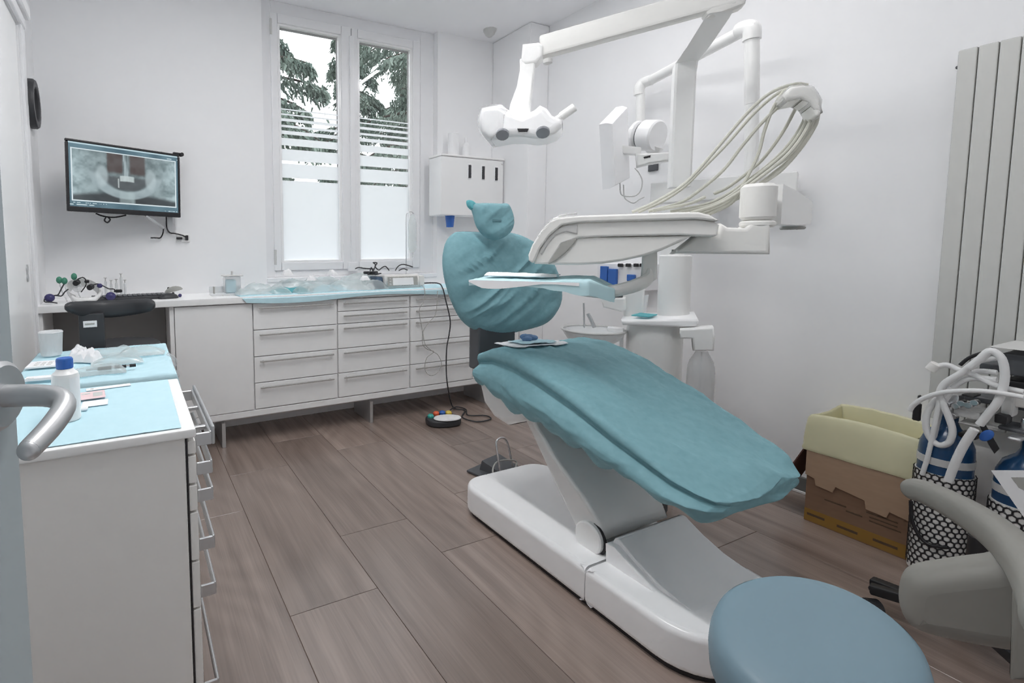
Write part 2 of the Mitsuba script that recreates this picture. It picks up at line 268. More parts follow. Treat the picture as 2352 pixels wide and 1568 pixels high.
part('underframe', cat(bx((.2, YC + .05, ZB - .022), (2.58, YC + .075, ZB - .001), .003), bx((.2, YB - .10, ZB - .022), (2.58, YB - .075, ZB - .001), .003)), 'm_alu', cb)
for x in (.430, 1.373, 2.31): part('leg', bx((x, YC + .02, 0), (x + .022, YB - .08, ZB - .0225), .002), 'm_alu', cb, 'plate leg')
part('door', bx((.198, YC - .001, .207), (.616, YC + .0205, ZT - .042), .003, 2), 'm_cabinet', cb)
def drawer(x0, x1, z0, z1):
    d = part('drawer', bx((x0, YC - .001, z0 + .002), (x1, YC + .0205, z1 - .002), .003, 2), 'm_cabinet', cb)
    zh = z1 - .027
    part('handle', cat(bx((x0 + .028, YC - .026, zh - .005), (x1 - .028, YC - .017, zh + .005), .003, 2), *[bx((x, YC - .019, zh - .004), (x + .008, YC, zh + .004), .001) for x in (x0 + .045, x1 - .053)]), 'm_handle', d)
zq = np.linspace(.207, ZT - .042, 5)
for k in range(4): drawer(.622, 1.138, zq[k], zq[k + 1])
for x0, x1 in ((1.147, 1.656), (1.667, 2.176)):
    zs = [*zq[:4], (zq[3] + zq[4]) / 2, zq[4]]
    for k in range(5): drawer(x0, x1, zs[k], zs[k + 1])
part('panel', bx((2.182, YC - .001, .207), (2.598, YC + .0205, ZT - .042), .003, 2), 'm_cabinet', cb)

# ---------------------------------------------------------------- sheets and packets on the counter
def crumple(P, amp, fr, seed=0):
    P = np.asarray(P, float); n = meshkit.fbm(P * fr, 3, seed) - .5; P = P.copy(); P[..., 2] += amp * n; return P
u, v = np.meshgrid(np.linspace(0, 1, 90), np.linspace(0, 1, 26), indexing='ij')
x = .535 + 1.72 * u + .05 * (1 - v) * (.3 - u); y = YC - .028 + v * .32; z = ZT + .0025 + .003 * (meshkit.fbm(np.stack([u * 30, v * 8, u * 0], -1), 3) - .3)
y = np.where(v < .12, YC - .0285, y); z = np.where(v < .12, ZT + .002 - (.12 - v) / .12 * (.036 + .012 * np.sin(u * 9) * (u < .9)), z); x = x + np.where(v < .12, (.12 - v) * .25, 0)
solo('drape_sheet', shell(np.stack([x, y, np.maximum(z, np.where(v < .12, 0, ZT + .0015))], -1), .001), 'm_sheet', 'long pale blue drape sheet spread over the counter below the window', 'drape', smooth=60)
def packet(name, c, L, Wd, hgt, rot, m, label, catg, group=None, seed=0, tilt=0.0):
    """a flat sealed pouch, puffed and crumpled"""
    u, v = np.meshgrid(np.linspace(-1, 1, 15), np.linspace(-1, 1, 13), indexing='ij')
    puff = (1 - np.abs(u) ** 4) * (1 - np.abs(v) ** 4); q = np.stack([u * 2.2, v * 2.2, u * 0 + seed * 3.1], -1)
    top = hgt * puff * (.35 + 1.1 * meshkit.fbm(q, 3, seed)) + .0015; bot = np.zeros_like(top) 
    A = np.stack([u * L / 2, v * Wd / 2 * (1 + .06 * np.sin(3 * u + seed)), top + .0008], -1); B = np.stack([u * L / 2, v * Wd / 2 * (1 + .06 * np.sin(3 * u + seed)), bot], -1)
    m_ = _closed(A[:, ::-1], B[:, ::-1])
    M = trimesh.transformations.translation_matrix(c) @ rotz(rot) @ trimesh.transformations.rotation_matrix(tilt, [0, 1, 0])
    return solo(name, put(m_, M), m, label, catg, group, smooth=25)
PK = [(.62, 3.02, .16, .10, .03, .3), (.76, 3.00, .22, .11, .035, -.2), (.90, 3.10, .26, .14, .07, .1), (1.02, 3.00, .28, .13, .05, .15), (1.10, 3.12, .30, .16, .085, -.1), (1.26, 3.02, .30, .14, .06, -.12), (1.38, 3.13, .30, .16, .10, .08), (1.42, 3.01, .20, .12, .06, .2), (1.47, 3.13, .16, .13, .08, -.3), (.70, 3.15, .2, .12, .05, .1)]
PLAB = ['small clear sterile pouch at the left end of the blue sheet', 'flat clear pouch near the front left of the blue sheet', 'puffy clear pouch below the left window jamb', 'flat clear pouch at the front edge of the blue sheet, third from the left',
        'tall crumpled clear pouch below the left window pane', 'long clear pouch at the front edge below the window meeting stile', 'tallest clear pouch below the window meeting stile', 'clear pouch just left of the motor console', 'crumpled clear pouch leaning against the motor console', 'clear pouch at the back by the wall left of the window']
for i, (x, y, L, Wd, h, r) in enumerate(PK):
    packet('sterile_pouch', (x, y, ZT + .006), L, Wd, h, r, 'm_film_bag', PLAB[i], 'pouch', 'clear pouches on the counter', i)
for i, (x, y, m, lb) in enumerate([(.88, 3.05, 'm_teal_edge', 'small teal gown packet under the clear pouches left'), (1.14, 3.05, 'm_sheet', 'folded pale blue packet under the clear pouches in the middle'), (1.42, 3.07, 'm_paper', 'white folded packet under the clear pouches right')]):
    packet('folded_packet', (x, y, ZT + .005), .24, .10, .03, .1 * i, m, lb, 'packet', None, 40 + i)
for i, (a, b) in enumerate([(660, 628), (716, 640), (764, 628), (838, 640)]):
    p = at(a, b, Y=3.0 + .02 * (i % 2)); packet('paper_wad', (p[0], p[1], p[2] - .01), .06, .05, .03, i, 'm_paper', ['white paper tuft on the pouches at the left', 'white paper tuft on the pouches, second from the left', 'white paper tuft on the pouches, third from the left', 'white paper tuft beside the motor console'][i], 'paper wad', None, 60 + i)
# acrylic organiser
og = thing('acrylic_organizer', 'clear acrylic organiser with blue liner at the left end of the pouches', 'organizer'); ox, oy = .47, 3.08
part('tray', cat(bx((ox - .06, oy - .05, ZT), (ox + .12, oy + .06, ZT + .012), .002), bx((ox - .06, oy + .055, ZT + .012), (ox + .12, oy + .06, ZT + .05), .001)), 'm_translucent', og)
part('box', bx((ox + .02, oy - .03, ZT + .012), (ox + .11, oy + .05, ZT + .11), .004), 'm_faint', og)
part('liner', bx((ox + .03, oy - .02, ZT + .013), (ox + .085, oy + .04, ZT + .092), .006), 'm_sheet', og, 'pale blue liner')
part('lid', cat(bx((ox + .01, oy - .04, ZT + .111), (ox + .125, oy + .06, ZT + .118), .002), cyl((ox + .065, oy, ZT + .118), (ox + .065, oy, ZT + .142), .006, 10)), 'm_light_grey', og)
part('post', bx((ox - .045, oy - .01, ZT + .012), (ox - .036, oy + .01, ZT + .052), .001), 'm_grey', og)
# implant motor console with pole, bag and foot pedal
mc = thing('motor_console', 'cream and blue dental motor console with a lit display on the counter', 'device')
c0 = at(925, 654, Y=2.99); cx0, cx1, cyf = at(886, 650, Y=2.98)[0], at(966, 650, Y=2.98)[0], 2.98
zt0 = ZT + .004; prof = [(cyf, zt0), (cyf + .17, zt0), (cyf + .17, zt0 + .085), (cyf + .03, zt0 + .092), (cyf + .012, zt0 + .085)]
def yz(prof, x0, x1, r=.006): 
    m = slab([(a, b) for a, b in prof], x1 - x0, r); return put(m, V([0, 0, 1, x0], [1, 0, 0, 0], [0, 1, 0, 0], [0, 0, 0, 1]))
part('housing', yz(prof, cx0, cx1, .008), 'm_warm', mc)
part('side_shell', yz([(cyf + .012, zt0), (cyf + .165, zt0), (cyf + .165, zt0 + .08), (cyf + .04, zt0 + .078)], cx0 - .055, cx0 - .001, .012), 'm_slate', mc, 'dark blue side shell')
def facep(x0, x1, z0, z1, t=.004, off=.0):
    k = lambda z: cyf + (z - zt0) / .085 * .012 - .003 - off
    return hull([(x, k(z) + d, z) for x in (x0, x1) for z in (z0, z1) for d in (0, t)])
part('bezel', facep(cx0 + .018, cx1 - .022, zt0 + .018, zt0 + .078), 'm_grey', mc)
part('screen', facep(cx0 + .055, cx1 - .055, zt0 + .022, zt0 + .070, .003, .002), 'm_white_gloss', mc, 'lit white display')
part('button', cat(*[put(cyl((cx0 + .036, cyf - .002, z), (cx0 + .036, cyf + .006, z), .007, 12), np.eye(4)) for z in (zt0 + .03, zt0 + .048, zt0 + .064)]), 'm_light_grey', mc)
part('pump_head', bx((cx1 + .001, cyf + .02, zt0 + .01), (cx1 + .045, cyf + .13, zt0 + .08), .008, 2), 'm_cream', mc)
ppx, ppy = at(933, 500, Y=3.14)[0], 3.14
iv = thing('drip_pole', 'thin hooked metal pole holding an empty saline bag by the window', 'drip stand')
part('pole', tube([(ppx, ppy, ZT + .01), (ppx, ppy, 1.20), (ppx, ppy, 1.36), (ppx + .012, ppy, 1.395), (ppx + .04, ppy, 1.402), (ppx + .062, ppy, 1.39)], .0032, 8), 'm_chrome', iv)
uu, vv = np.meshgrid(np.linspace(-1, 1, 13), np.linspace(0, 1, 15), indexing='ij'); wv = .033 * np.minimum(1, .35 + 3 * np.minimum(vv, 1 - vv * .9)); bxx = ppx + .052
A = np.stack([bxx + uu * wv, ppy - .014 * (1 - uu ** 2) * np.sin(np.pi * vv), 1.385 - .27 * vv], -1); B = A.copy(); B[..., 1] = 2 * ppy - A[..., 1] + .002
bagk = solo('saline_bag', _closed(A, B), 'm_film_bag', 'collapsed clear saline bag hanging from the hooked pole', 'drip bag', smooth=50)
part('port', cyl((bxx, ppy, 1.116), (bxx, ppy, 1.08), .005, 8), 'm_faint', bagk)
tubes = [([(816, 617), (824, 614), (836, 616), (850, 617), (860, 618)], 'thick black plug lead lying on the pouches'), ([(850, 622), (853, 614), (857, 622), (862, 608), (857, 603), (866, 604), (862, 612), (870, 620), (878, 614), (886, 612), (894, 621)], 'black cable coiled left of the motor console'),
         ([(908, 621), (914, 612), (924, 607), (936, 609), (948, 613)], 'arched black hose on top of the motor console, outer one'), ([(916, 621), (926, 617), (936, 620)], 'arched black hose on top of the motor console, inner one')]
for pts, lb in tubes:
    solo('cable', tube([at(a, b, Y=3.06) for a, b in pts], .0038, 8, 6), 'm_dark', lb, 'cable')
solo('plug_tangle', cat(*[tube([at(838 + 26 * rng.random() + 3 * k, 624 + 7 * rng.random(), Y=3.03 + .03 * rng.random()) for k in range(5)], .004, 6, 4) for _ in range(4)], bx(at(840, 627, Y=3.06) - V(.015, .01, .006), at(864, 625, Y=3.06) + V(.01, .01, .008), .004)), 'm_dark', 'black plug and tangled leads behind the motor console', 'plug')
YH = YC - .045
solo('hanging_cable', tube([at(968, 655, Y=2.99), at(975, 663, Y=YC - .034), at(974, 690, Y=YH), at(963, 713, Y=YH), at(970, 760, Y=YH), at(971, 790, Y=YH), at(982, 802, Y=YH), at(996, 808, Y=YH), at(980, 822, Y=YH), at(976, 848, Y=YH), at(988, 862, Y=YH), at(1004, 856, Y=YH), at(1014, 835, Y=YH), at(1006, 815, Y=YH), at(996, 808, Y=YH - .004), at(978, 793, Y=YH - .004), at(972, 770, Y=YH), at(973, 758, Y=YH), at(985, 740, Y=YH), at(1000, 722, Y=YH), at(1004, 690, Y=YH), at(1005, 668, Y=YC - .03)], .0024, 8, 7), 'm_grey', 'thin grey lead hanging in a figure of eight in front of the drawers', 'cable')
fp = at(1022, 967, z=0)
solo('pedal_cable', tube([at(966, 650, Y=3.06), at(1004, 650, Y=2.95), at(1016, 660, Y=YC - .036), at(1024, 690, Y=YH), at(1034, 735, Y=YH), at(1032, 765, Y=YH), at(1026, 800, Y=YH), at(1025, 850, Y=YH), at(1028, 885, Y=YH - .02), at(1036, 925, z=.02), at(1046, 938, z=.012), at(1068, 942, z=.008), at(1062, 958, z=.008), at(1095, 968, z=.008), at(1127, 962, z=.008), at(1115, 954, z=.008), at(1075, 953, z=.008), at(1070, 940, z=.012), at(1050, 934, z=.012), at(1036, 940, z=.03), at(1032, 948, z=.03)], .0042, 8, 7), 'm_dark', 'black cable running from the motor console down to the floor pedal', 'cable')
fpk = thing('foot_pedal', 'black motor foot pedal with a white oval plate and coloured buttons on the floor', 'foot pedal')
pc = at(1018, 966, z=.02); MP = trimesh.transformations.translation_matrix((pc[0], pc[1], 0)) @ rotz(-.25)
part('base', put(slab(ell(.115, .085, 40, 2.6), .045, .015, 4), MP), 'm_dark', fpk)
part('plate', put(lathe([(.001, .0), (.085, .0), (.092, .004), (.088, .010), (.001, .012)], 40, trimesh.transformations.translation_matrix((.016, -.035, .045)), 1, .62), MP), 'm_white_gloss', fpk, 'white oval plate')
for k, (a, b, m, lb) in enumerate([(-.082, .012, 'm_teal_btn', 'teal button'), (-.03, .055, 'm_orange', 'orange button'), (.055, .05, 'm_yellow', 'yellow button'), (.015, .06, 'm_royal', 'blue button')]):
    part('button', put(lathe([(.001, .0), (.02, 0), (.021, .012), (.014, .02), (.001, .021)], 20, trimesh.transformations.translation_matrix((a, b, .045))), MP), m, fpk, lb)

# ================================================================ WALL PIECES
ck = thing('wall_clock', 'round dark-framed clock on the left wall above the monitor', 'clock')
MC = frame((XL, 3.09, 1.875), (0, 1, 0), (1, 0, 0)); MC[:3, :3] = MC[:3, :3] @ np.diag([.76, .76, .8])
def ring(r0, r1, h, n=48, z0=0): return lathe([(r0, z0), (r1, z0), (r1, z0 + h * .7), (r1 - h * .2, z0 + h), (r0, z0 + h), (r0, z0)], n)
rr = trimesh.Trimesh(*[a for a in (lambda m: (m.vertices, m.faces))(loft([np.stack([r * np.cos(np.arange(48) * np.pi / 24), r * np.sin(np.arange(48) * np.pi / 24), np.full(48, z)], 1) for r, z in [(.105, .002), (.158, .002), (.158, .03), (.15, .042), (.112, .042), (.105, .034), (.105, .002)]], True, False))], process=False)
part('rim', put(rr, MC), 'm_dark', ck); part('dial', put(lathe([(.001, .002), (.106, .002), (.106, .012), (.001, .012)], 48), MC), 'm_light_grey', ck)
part('inset', put(bx((-.052, -.06, .012), (.052, .06, .018), .002), MC), 'm_paper', ck, 'white square inset'); part('band', put(cat(bx((-.075, .066, .012), (.075, .072, .02), .001), bx((-.075, -.072, .012), (.075, -.066, .02), .001)), MC), 'm_dark', ck)
# wall monitor with a panoramic x-ray
mo = thing('monitor', 'black wall-arm monitor showing a panoramic dental x-ray above the desk', 'monitor')
mL, mR = V(-.281, 3.0, 1.523), V(.269, 3.19, 1.512); ux = (mR - mL) / np.linalg.norm(mR - mL); mw = np.linalg.norm(mR - mL); mz = V(0, 0, 1); mz = mz - ux * (ux @ mz); mz /= np.linalg.norm(mz); mn = np.cross(ux, mz)
MM = np.eye(4); MM[:3, 0], MM[:3, 1], MM[:3, 2], MM[:3, 3] = ux, mz, mn, (mL + mR) / 2          # x right, y up, z towards the room (front)
if mn[1] > 0: MM[:3, 2] = -mn
hh = .181
part('bezel', put(cat(*[rbox(s, .003, 2, c) for s, c in [((mw, .012, .022), (0, hh - .006, 0)), ((mw, .026, .022), (0, -hh + .013, 0)), ((.012, 2 * hh - .03, .022), (-mw / 2 + .006, 0, 0)), ((.012, 2 * hh - .03, .022), (mw / 2 - .006, 0, 0))]], rbox((mw - .01, 2 * hh - .01, .012), .003, 2, (0, 0, -.009)), rbox((.3, .2, .03), .01, 2, (0, 0, -.028))), MM), 'm_black', mo)
sw, sh0, sh1 = mw / 2 - .012, -hh + .026, hh - .012
def xray(p, n, uv):
    u, v = uv.x, uv.y
    def band(a, b, w): return smoothstep(a - w, a + w, u) * (1 - smoothstep(b - w, b + w, u))
    X, Y = (u - .5) * 1.78, v - .5
    nz = fbm(u * 14, v * 9, 3.3, 4)
    bg = mix((.34, .43, .45), (.13, .18, .19), smoothstep(.25, .75, nz)) * (.55 + .9 * dr.square(X)) 
    low = 1 - smoothstep(.22, .30, v + .10 * dr.square(X))
    c = mix(bg, (.012, .012, .014), .9 * low * (1 - smoothstep(.0, .9, nz * .3)))
    # jaw: an upward-open arc
    jr = dr.sqrt(dr.square(X / .60) + dr.square((Y - .14) / .46)); jaw = smoothstep(.70, .80, jr) * (1 - smoothstep(.98, 1.06, jr)) * (1 - smoothstep(.02, .12, Y))
    c = mix(c, mix((.20, .26, .28), (.38, .46, .48), nz), .85 * jaw)
    inside = (1 - smoothstep(.66, .78, jr)) * (1 - smoothstep(.0, .06, Y))
    c = mix(c, (.055, .06, .065), .8 * inside)
    # sinuses, spine, plate
    s1 = smoothstep(-.34, -.30, X) * (1 - smoothstep(-.09, -.05, X)) + smoothstep(.02, .07, X) * (1 - smoothstep(.28, .33, X))
    c = mix(c, (.055, .03, .025), .8 * s1 * smoothstep(.06, .14, Y + .03 * nz))
    c = mix(c, (.33, .40, .42), .75 * (1 - smoothstep(.035, .05, dr.abs(X + .02))) * smoothstep(-.06, .0, Y) * smoothstep(.2, .6, noise(u * 60, v * 7, 1)))
    c = mix(c, (.36, .45, .46), .7 * (1 - smoothstep(.09, .15, dr.abs(X))) * (1 - smoothstep(-.24, -.18, Y)) * (.4 + .6 * noise(u * 40, v * 3, 4)))
    c = mix(c, (.45, .52, .52), .8 * (1 - smoothstep(.10, .13, dr.abs(X))) * (1 - smoothstep(.035, .055, dr.abs(Y - .01 + .5 * dr.square(X)))))
    c = mix(c, (.40, .45, .45), .8 * (1 - smoothstep(.008, .014, dr.abs(X + .14))) * smoothstep(-.16, -.14, Y) * (1 - smoothstep(-.01, .01, Y)))
    for sx in (-1., 1.):
        e = dr.sqrt(dr.square((X - sx * .40) / .12) + dr.square((Y - .02) / .22)); c = mix(c, (.42, .50, .52), .55 * (1 - smoothstep(.55, 1.0, e)) * (.5 + .8 * nz))
    # software frame: title bars, white border, bottom bars with icons
    inn = smoothstep(.028, .030, u) * (1 - smoothstep(.970, .972, u)) * smoothstep(.105, .110, v) * (1 - smoothstep(.895, .90, v))
    brd = smoothstep(.016, .018, u) * (1 - smoothstep(.982, .984, u)) * smoothstep(.085, .088, v) * (1 - smoothstep(.912, .915, v))
    bar = mix((.05, .10, .13), (.11, .19, .23), noise(u * 9, v * 3, 7)) 
    row = (1 - smoothstep(.006, .010, dr.abs(v - .032))) * smoothstep(.3, .7, noise(u * 46, 2, 2)) * (1 - smoothstep(.21, .23, u)) + (1 - smoothstep(.005, .008, dr.abs(v - .018))) * smoothstep(.45, .6, noise(u * 120, 1, 9)) * smoothstep(.86, .87, u) + (1 - smoothstep(.006, .009, dr.abs(v - .935))) * smoothstep(.5, .6, noise(u * 90, 5, 3)) * smoothstep(.88, .89, u)
    row2 = (1 - smoothstep(.004, .007, dr.abs(v - .062))) * smoothstep(.4, .5, noise(u * 130, 8, 2)) * (1 - smoothstep(.30, .32, u))
    bar = mix(bar, (.45, .55, .58), dr.minimum(row + row2, 1.0))
    c = mix(bar, mix((.55, .63, .66), c, inn), brd)
    c = mix(c, (.42, .55, .60), smoothstep(.975, .98, v))
    return mi.Color3f(c) * 1.0
quad = trimesh.Trimesh([[-sw, sh0, .004], [sw, sh0, .004], [sw, sh1, .004], [-sw, sh1, .004]], [[0, 1, 2], [0, 2, 3]], process=False)
SCR = 1.15
def xlit(p, n, uv): return xray(p, n, uv) * SCR
mat('m_screen', type='principled', base_color={'type': 'rgb', 'value': [.015, .015, .017]}, roughness=.25, specular=.4)
part('screen', put(quad, MM), 'm_screen', mo, 'lit screen with an x-ray of the jaws', smooth=False, uv=[[0, 0], [1, 0], [1, 1], [0, 1]], emitter={'type': 'area', 'radiance': proc(xlit)})
part('webcam', put(cat(rbox((.05, .014, .016), .005, 2, (mw / 2 - .012, hh + .004, .002)), cyl((mw / 2 + .012, hh + .002, -.01), (mw / 2 + .012, hh + .002, .018), .011, 16)), MM), 'm_black', mo, 'small black camera clipped on the corner')
part('wall_arm', cat(beam(at(335, 495, Y=3.12), at(376, 524, Y=3.25), .016, .016), bx((.20, YB - .012, 1.24), (.235, YB, 1.47), .003), beam((.22, YB - .02, 1.44), (0, 3.13, 1.50), .04, .03)), 'm_alu', mo, 'metal wall arm')
for p, y, lb in [([(220, 490), (236, 496), (262, 499), (290, 494)], 3.10, 'black lead sagging along the lower edge of the monitor'), ([(243, 499), (240, 506), (247, 511), (253, 504), (248, 499)], 3.10, 'small black cable loop below the left half of the monitor'),
      ([(376, 522), (374, 536), (368, 546), (358, 546), (346, 546)], 3.262, 'black lead ending in two small plugs below the monitor'), ([(382, 498), (383, 522), (390, 534), (402, 536), (418, 540), (428, 545)], 3.262, 'black power lead running from the monitor to the wall socket')]:
    solo('monitor_cable', tube([at(a, b, Y=y) for a, b in p], .004, 7, 6), 'm_black', lb, 'cable')
for c_, sz, lb in ((at(412, 547, Y=3.266), (.032, .024, .014), 'flat black plug in the wall socket'), (at(429, 546, Y=3.266), (.016, .024, .03), 'upright black plug in the wall socket')): solo('wall_plug', rbox(sz, .003, 2, c_), 'm_black', lb, 'plug')
solo('wall_socket', (lambda a, b: bx((a[0], YB - .009, a[2]), (b[0], YB, b[2]), .003))(at(405, 556, Y=YB), at(436, 538, Y=YB)), 'm_white', 'white socket plate on the wall below the monitor', 'socket')
# dispenser cabinet right of the window
wd = thing('dispenser_box', 'white wall cabinet with three narrow slots right of the window', 'wall cabinet'); bx0, bx1, bz0, bz1, by = 2.030, 2.596, 1.385, 1.807, 3.12
part('case', bx((bx0, by, bz0), (bx1, YB - .002, bz1), .008, 2), 'm_cabinet', wd); part('top_edge', bx((bx0 - .004, by - .006, bz1 + .0005), (bx1 + .004, YB - .003, bz1 + .014), .004), 'm_white', wd)
for a, b in ((1078, 394), (1109, 397), (1139, 400)):
    p = at(a, b, Y=by); s = part('slot', bx((p[0] - .016, by - .006, p[2] - .055), (p[0] + .016, by + .001, p[2] + .055), .008, 3), 'm_frame', wd)
    part('opening', bx((p[0] - .012, by - .009, p[2] - .048), (p[0] + .012, by - .0055, p[2] + .048), .006, 2), 'm_dark', s, 'dark opening')
p = at(1153, 376, Y=by); part('lock', cyl((p[0], by - .008, p[2]), (p[0], by, p[2]), .008, 16), 'm_chrome', wd)
p = at(1038, 330, Y=3.2); solo('tissue_roll', lathe([(.001, 0), (.038, 0), (.04, .004), (.04, .168), (.036, .172), (.001, .172)], 28, trimesh.transformations.translation_matrix((p[0] + .012, 3.2, bz1 + .0145))), 'm_paper', 'white upright roll on the dispenser box', 'roll')
p = at(1070, 335, Y=3.2); solo('spray_bottle', lathe([(.001, 0), (.028, 0), (.03, .006), (.03, .075), (.022, .10), (.012, .112), (.012, .13), (.010, .15), (.001, .151)], 24, trimesh.transformations.translation_matrix((p[0], 3.2, bz1 + .0145))), 'm_paper', 'pale bottle beside the roll on the dispenser box', 'bottle')
p = at(1037, 506, Y=3.17); solo('blue_cup', lathe([(.001, -.04), (.026, -.04), (.036, .046), (.033, .046), (.024, -.036), (.001, -.036)], 28, trimesh.transformations.translation_matrix((p[0], 3.19, 1.341))), 'm_royal', 'blue plastic cup hanging under the dispenser box', 'cup')
p = at(1125, 68, z=ZC); solo('ceiling_sensor', lathe([(.001, -.052), (.018, -.05), (.034, -.036), (.046, -.012), (.048, 0), (.001, 0)], 28, trimesh.transformations.translation_matrix((p[0], p[1], ZC))), 'm_light_grey', 'small grey dome sensor on the ceiling near the corner', 'sensor')
# radiator on the right wall
ra = thing('radiator', 'tall white flat-panel radiator on the right wall', 'radiator'); ry = .785
for k in range(12):
    y1 = ry - k * .0485; part('panel', bx((XR - .088, y1 - .0465, .50), (XR - .058, y1, 1.845), .004, 2), 'm_radiator', ra)
part('header', cat(bx((XR - .056, ry - 12 * .0485, 1.77), (XR - .028, ry - .004, 1.82), .006), bx((XR - .056, ry - 12 * .0485, 1.0), (XR - .034, ry - .004, 1.03), .004), bx((XR - .056, ry - 12 * .0485, .52), (XR - .028, ry - .004, .57), .006)), 'm_radiator', ra)
part('bracket', cat(bx((XR - .056, ry - .0, 1.79), (XR - .001, ry + .014, 1.80), .002), bx((XR - .03, ry - .4, 1.70), (XR - .001, ry - .35, 1.76), .002)), 'm_charcoal', ra)
# linear ceiling lamp, above the chair and just out of the frame
lm = thing('ceiling_light', 'long white linear ceiling lamp above the dental chair', 'ceiling light')
part('housing', bx((2.02, .76, ZC - .012), (2.08, 2.56, ZC), .002), 'm_white', lm)
part('diffuser', trimesh.Trimesh([[2.026, .77, ZC - .0135], [2.074, .77, ZC - .0135], [2.074, 2.55, ZC - .0135], [2.026, 2.55, ZC - .0135]], [[0, 2, 1], [0, 3, 2]], process=False), 'm_white', lm, 'lit diffuser', smooth=False, emitter={'type': 'area', 'radiance': {'type': 'rgb', 'value': [LAMP, LAMP * .99, LAMP * .99]}})
lm2 = thing('ceiling_light', 'added unseen linear fill lamp on the ceiling above the trolleys', 'ceiling light')  # assumed second lamp, out of view, added as fill for the room
part('housing', bx((.52, .35, ZC - .012), (.58, 2.15, ZC), .002), 'm_white', lm2)
part('diffuser', trimesh.Trimesh([[.526, .36, ZC - .0135], [.574, .36, ZC - .0135], [.574, 2.14, ZC - .0135], [.526, 2.14, ZC - .0135]], [[0, 2, 1], [0, 3, 2]], process=False), 'm_white', lm2, 'lit diffuser', smooth=False, emitter={'type': 'area', 'radiance': {'type': 'rgb', 'value': [LAMP * 3.3, LAMP * 3.28, LAMP * 3.28]}})

# ================================================================ ON THE DESK
kb = thing('keyboard', 'black keyboard on the desk behind the dark stool', 'keyboard'); ka, kb2 = at(215, 685, z=ZT + .02), at(333, 673, z=ZT + .02)
MK = trimesh.transformations.translation_matrix((ka[0] + .17, 3.06, ZT)) @ rotz(.10)
part('base', put(bx((-.19, -.06, .001), (.19, .06, .02), .005, 2), MK), 'm_dark', kb)
part('keys', put(cat(*[bx((-.182 + .0243 * i, -.052 + .021 * j, .0202), (-.182 + .0243 * i + .0205, -.052 + .021 * j + .0175, .027), .0015) for i in range(15) for j in range(5)]), MK), 'm_charcoal', kb, 'rows of keys', kind='stuff')
def mouse(c, rot, m, lb, tilt=0):
    P = trimesh.creation.icosphere(3, 1.0); P.apply_scale((.055, .031, .03)); vv = P.vertices; vv[:, 2] = np.where(vv[:, 2] < 0, 0, vv[:, 2]); P = trimesh.Trimesh(vv, P.faces, process=False)
    k = thing('mouse', lb, 'mouse'); M = trimesh.transformations.translation_matrix(c) @ rotz(rot) @ trimesh.transformations.rotation_matrix(tilt, [0, 1, 0])
    part('shell', put(P, M), m, k); part('wheel', put(cyl((.026, -.003, .026), (.026, .003, .026), .007, 12), M), 'm_black', k); return k
p = at(387, 678, Y=3.02); mouse((p[0], 3.02, ZT + .001), .3, 'm_dark', 'black computer mouse on the desk, the nearer of the pair')
p = at(399, 666, Y=3.14); mouse((p[0], 3.14, ZT + .028), 2.6, 'm_grey', 'grey computer mouse propped behind the black mouse', .25)
p = at(413, 670, Y=3.06); solo('small_knob', sphere((p[0], 3.06, ZT + .011), (.010, .010, .010)), 'm_purple', 'tiny dark blue knob beside the mice', 'knob')
sy = thing('syringe_stand', 'clear stand holding upright syringes behind the keyboard', 'stand'); p = at(264, 660, Y=3.16)
part('base', bx((p[0] - .06, 3.13, ZT), (p[0] + .07, 3.2, ZT + .012), .003), 'm_faint', sy)
for k, (dx, h) in enumerate([(-.045, .085), (-.018, .07), (.008, .075), (.032, .105), (.05, .07)]):
    s = part('syringe', cyl((p[0] + dx, 3.165, ZT + .012), (p[0] + dx, 3.165, ZT + .012 + h), .007, 12), 'm_translucent', sy); part('plunger', cat(cyl((p[0] + dx, 3.165, ZT + .012 + h), (p[0] + dx, 3.165, ZT + .03 + h), .003, 8), cyl((p[0] + dx, 3.165, ZT + .03 + h), (p[0] + dx, 3.165, ZT + .034 + h), .009, 12)), 'm_light_grey', s)
# loupe / headlight headband with its leads
hd = thing('headband', 'white plastic headband with lenses standing on the desk by the left wall', 'headband'); hy = 3.02
pc = at(192, 672, Y=hy); th = np.linspace(-.15, 1.2 * np.pi, 26)
A = np.stack([np.stack([pc[0] + (.068 + .010 * k) * np.cos(th + .5), pc[0] * 0 + hy + .05 * np.sin(th) - .02 * k + .02, ZT + .055 + .045 * np.sin(th + .3) + (k - .5) * .045], -1) for k in np.linspace(0, 1, 5)], 0); A[..., 2] = np.maximum(A[..., 2], ZT + .004)
part('visor', shell(A, .004), 'm_white', hd, smooth=60)
q = at(165, 680, Y=2.99); part('strap', tube([q, at(178, 688, Y=2.98), at(205, 688, Y=2.97), at(222, 684, Y=2.99), at(232, 670, Y=3.03), at(225, 660, Y=3.06)], [.006, .012, .014, .012, .01, .008], 10, 8), 'm_white', hd)
for k, (a, b, yy) in enumerate([(176, 649, 3.0), (208, 659, 2.99)]): c = at(a, b, Y=yy); part('lens_cap', cyl(c - V(.004, .016, .002), c + V(.004, .014, .002), .0145, 16), 'm_black', hd)
c = at(178, 661, Y=3.01); part('lens', cyl(c - V(0, .01, .0), c + V(0, .01, 0), .022, 20), 'm_faint', hd)
part('wire_arm', tube([at(178, 641, Y=3.01), at(190, 637, Y=3.01), at(197, 643, Y=3.01), at(197, 655, Y=3.0), at(186, 671, Y=2.99)], .0028, 8, 8), 'm_black', hd)
part('clip', bx(at(194, 650, Y=3.0), at(205, 645, Y=3.0) + V(0, .012, .004), .003), 'm_black', hd)
